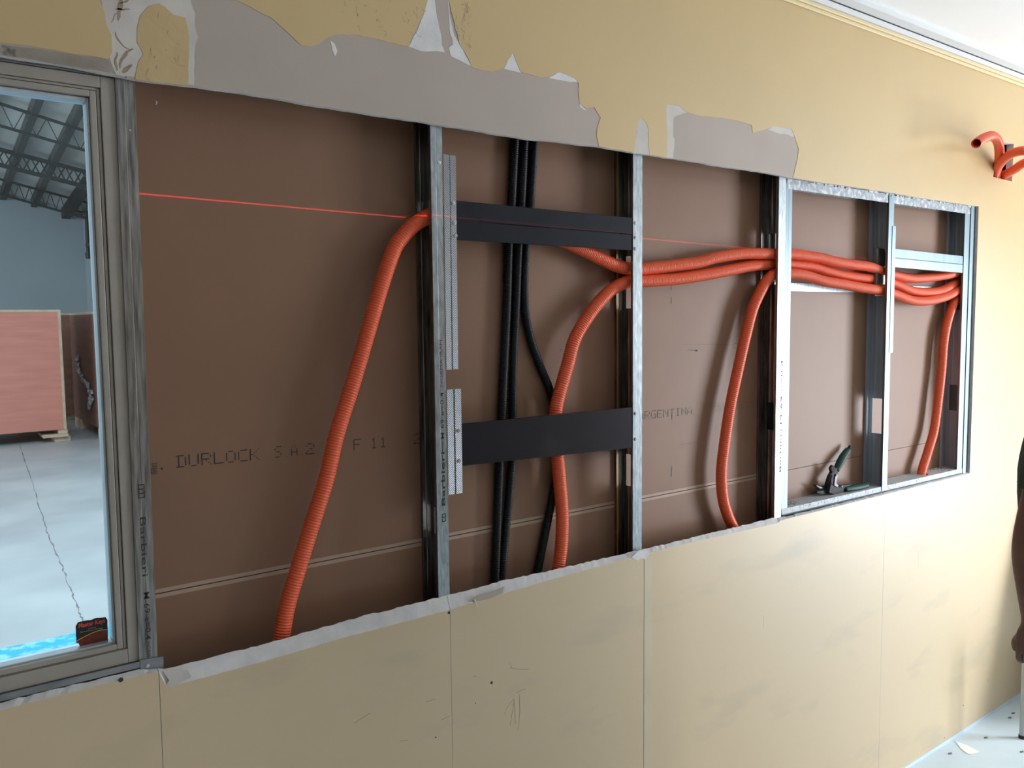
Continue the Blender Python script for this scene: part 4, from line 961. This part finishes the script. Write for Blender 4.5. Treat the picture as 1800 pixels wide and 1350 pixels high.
J['lfore'] = (tuple(elb.lerp(wri, .22)), .045); J['lfore2'] = (tuple(elb.lerp(wri, .62)), .036); J['lwri'] = (tuple(wri), (.026, .022)); J['lpalm'] = (tuple(kn_), (.036, .018)); 
rs = Vector((2 * px_ - sho.x, sho.y, sho.z)); re_ = rs + Vector((.05, -.03, -.29)); rw = re_ + Vector((.0, .03, -.25))
J['rsh'] = (tuple(rs), .060); J['relb'] = (tuple(re_), .044); J['rwri'] = (tuple(rw), .027); J['rpalm'] = (tuple(rw + Vector((0, .01, -.05))), (.036, .018))
for s, n_ in ((-1, 'l'), (1, 'r')):
    J[n_ + 'hip'] = ((px_ + .06 + s * .09, py_, .88), .088); J[n_ + 'knee'] = ((px_ + .11 + s * .10, py_ + .01, .48), .058); J[n_ + 'calf'] = ((px_ + .125 + s * .10, py_ - .01, .34), .054); J[n_ + 'ank'] = ((px_ + .14 + s * .10, py_ - .02, .09), .038); J[n_ + 'toe'] = ((px_ + .14 + s * .11, py_ + .14, .04), (.042, .03))
Ed = [('pelvis', 'waist'), ('waist', 'chest'), ('chest', 'neck0'), ('neck0', 'neck'), ('neck', 'head'), ('head', 'crown'), ('chest', 'lsh'), ('lsh', 'luarm'), ('luarm', 'lelb'), ('lelb', 'lfore'), ('lfore', 'lfore2'), ('lfore2', 'lwri'), ('lwri', 'lpalm'),
      ('chest', 'rsh'), ('rsh', 'relb'), ('relb', 'rwri'), ('rwri', 'rpalm')]
for n_ in 'lr': Ed += [('pelvis', n_ + 'hip'), (n_ + 'hip', n_ + 'knee'), (n_ + 'knee', n_ + 'calf'), (n_ + 'calf', n_ + 'ank'), (n_ + 'ank', n_ + 'toe')]
# fingers: hanging hand curls slightly, holding nothing
for side, palm, d_, acr, inn in (('l', kn_, Vector((0, .02, -1)), Vector((0, 1, 0)), Vector((.5, .1, 0))), ('r', rw + Vector((0, .01, -.05)), Vector((0, .02, -1)), Vector((0, 1, 0)), Vector((-.5, .1, 0)))):
    d_ = d_.normalized()
    for i, (o_, ln) in enumerate(((-.028, .044), (-.009, .052), (.010, .056), (.028, .050))):
        b0 = palm + acr * o_ + d_ * .022; b1 = b0 + d_ * ln * .45 + inn * .012; b2 = b1 + d_ * ln * .25 + inn * .05; b3 = b2 - d_ * ln * .1 + inn * .05
        for k, (p, r) in enumerate(((b0, .0095), (b1, .009), (b2, .0082), (b3, .007))): J['%sf%d_%d' % (side, i, k)] = (tuple(p), r)
        Ed += [(side + 'palm', '%sf%d_0' % (side, i))] + [('%sf%d_%d' % (side, i, k), '%sf%d_%d' % (side, i, k + 1)) for k in range(3)]
    t0 = palm + acr * .030 - d_ * .012 + inn * .01; t1 = t0 + acr * .012 + d_ * .026 + inn * .03; t2 = t1 + d_ * .024 + inn * .03
    for k, (p, r) in enumerate(((t0, .012), (t1, .0105), (t2, .008))): J['%sth_%d' % (side, k)] = (tuple(p), r)
    Ed += [(side + 'palm', side + 'th_0'), (side + 'th_0', side + 'th_1'), (side + 'th_1', side + 'th_2')]
body = skin_body('body', J, Ed, 'skin', person, 'pelvis')
# clothing: the body's own surface, lifted off the skin
def garment(name, keep, lift, material):
    bm = bmesh.new(); bm.from_mesh(body.data); bm.normal_update()
    bmesh.ops.delete(bm, geom=[f for f in bm.faces if not keep(f.calc_center_median())], context='FACES')
    bm.normal_update()
    off = [(v, v.normal.copy()) for v in bm.verts]
    for v, n_ in off: v.co += n_ * lift
    me = bpy.data.meshes.new(name); bm.to_mesh(me); bm.free(); me.materials.clear(); me.materials.append(M(material))
    o = bpy.data.objects.new(name, me); COL.objects.link(o); o.parent = person
    md = o.modifiers.new('solid', 'SOLIDIFY'); md.thickness = .004; md.offset = -1
    return o
zs_ = sho.lerp(elb, .55).z
garment('shirt', lambda c: c.z > .90 and c.z < 1.49 and (abs(c.x - px_) < .17 or c.z > zs_), .014, 'shirt_green')
garment('trousers', lambda c: .07 < c.z < .93 and abs(c.x - px_ - .07) < .20, .012, 'trousers')
for s in (-1, 1):
    X = px_ + .14 + s * .105
    skin_body('shoe', {'heel': ((X, py_ - .06, .045), (.042, .044)), 'mid': ((X, py_ + .04, .045), (.046, .044)), 'toe': ((X + s * .01, py_ + .16, .038), (.044, .036))}, [('heel', 'mid'), ('mid', 'toe')], 'shoe', person, 'heel')
skin_body('hair', {'a': ((px_, py_ - .02, 1.60), (.078, .06)), 'b': ((px_, py_ - .015, 1.69), (.085, .088)), 'c': ((px_, py_ + .03, 1.745), (.066, .075))}, [('a', 'b'), ('b', 'c')], 'hair_dark', person, 'a')
hp = Vector((px_, py_ + .092, 1.62))
for s in (-1, 1):
    mb = MB(); mb.rod(hp + Vector((s * .032, -.012, .02)), hp + Vector((s * .032, .006, .02)), .012, .006, 10); mb.build('eye', 'eye_white', person, smooth=True)
    mb = MB(); mb.rod(hp + Vector((s * .060, -.07, -.02)), hp + Vector((s * .070, -.08, .03)), .012, .016, 8); mb.build('ear', 'skin', person, smooth=True)
mb = MB(); mb.rod(hp + Vector((0, -.01, .02)), hp + Vector((0, .022, -.022)), .008, .014, 8); mb.build('nose', 'skin', person, smooth=True)
mb = MB(); mb.rod(hp + Vector((-.022, -.006, -.05)), hp + Vector((.022, -.006, -.05)), .007, .007, 8); mb.build('mouth', 'brown_tear', person, smooth=True)
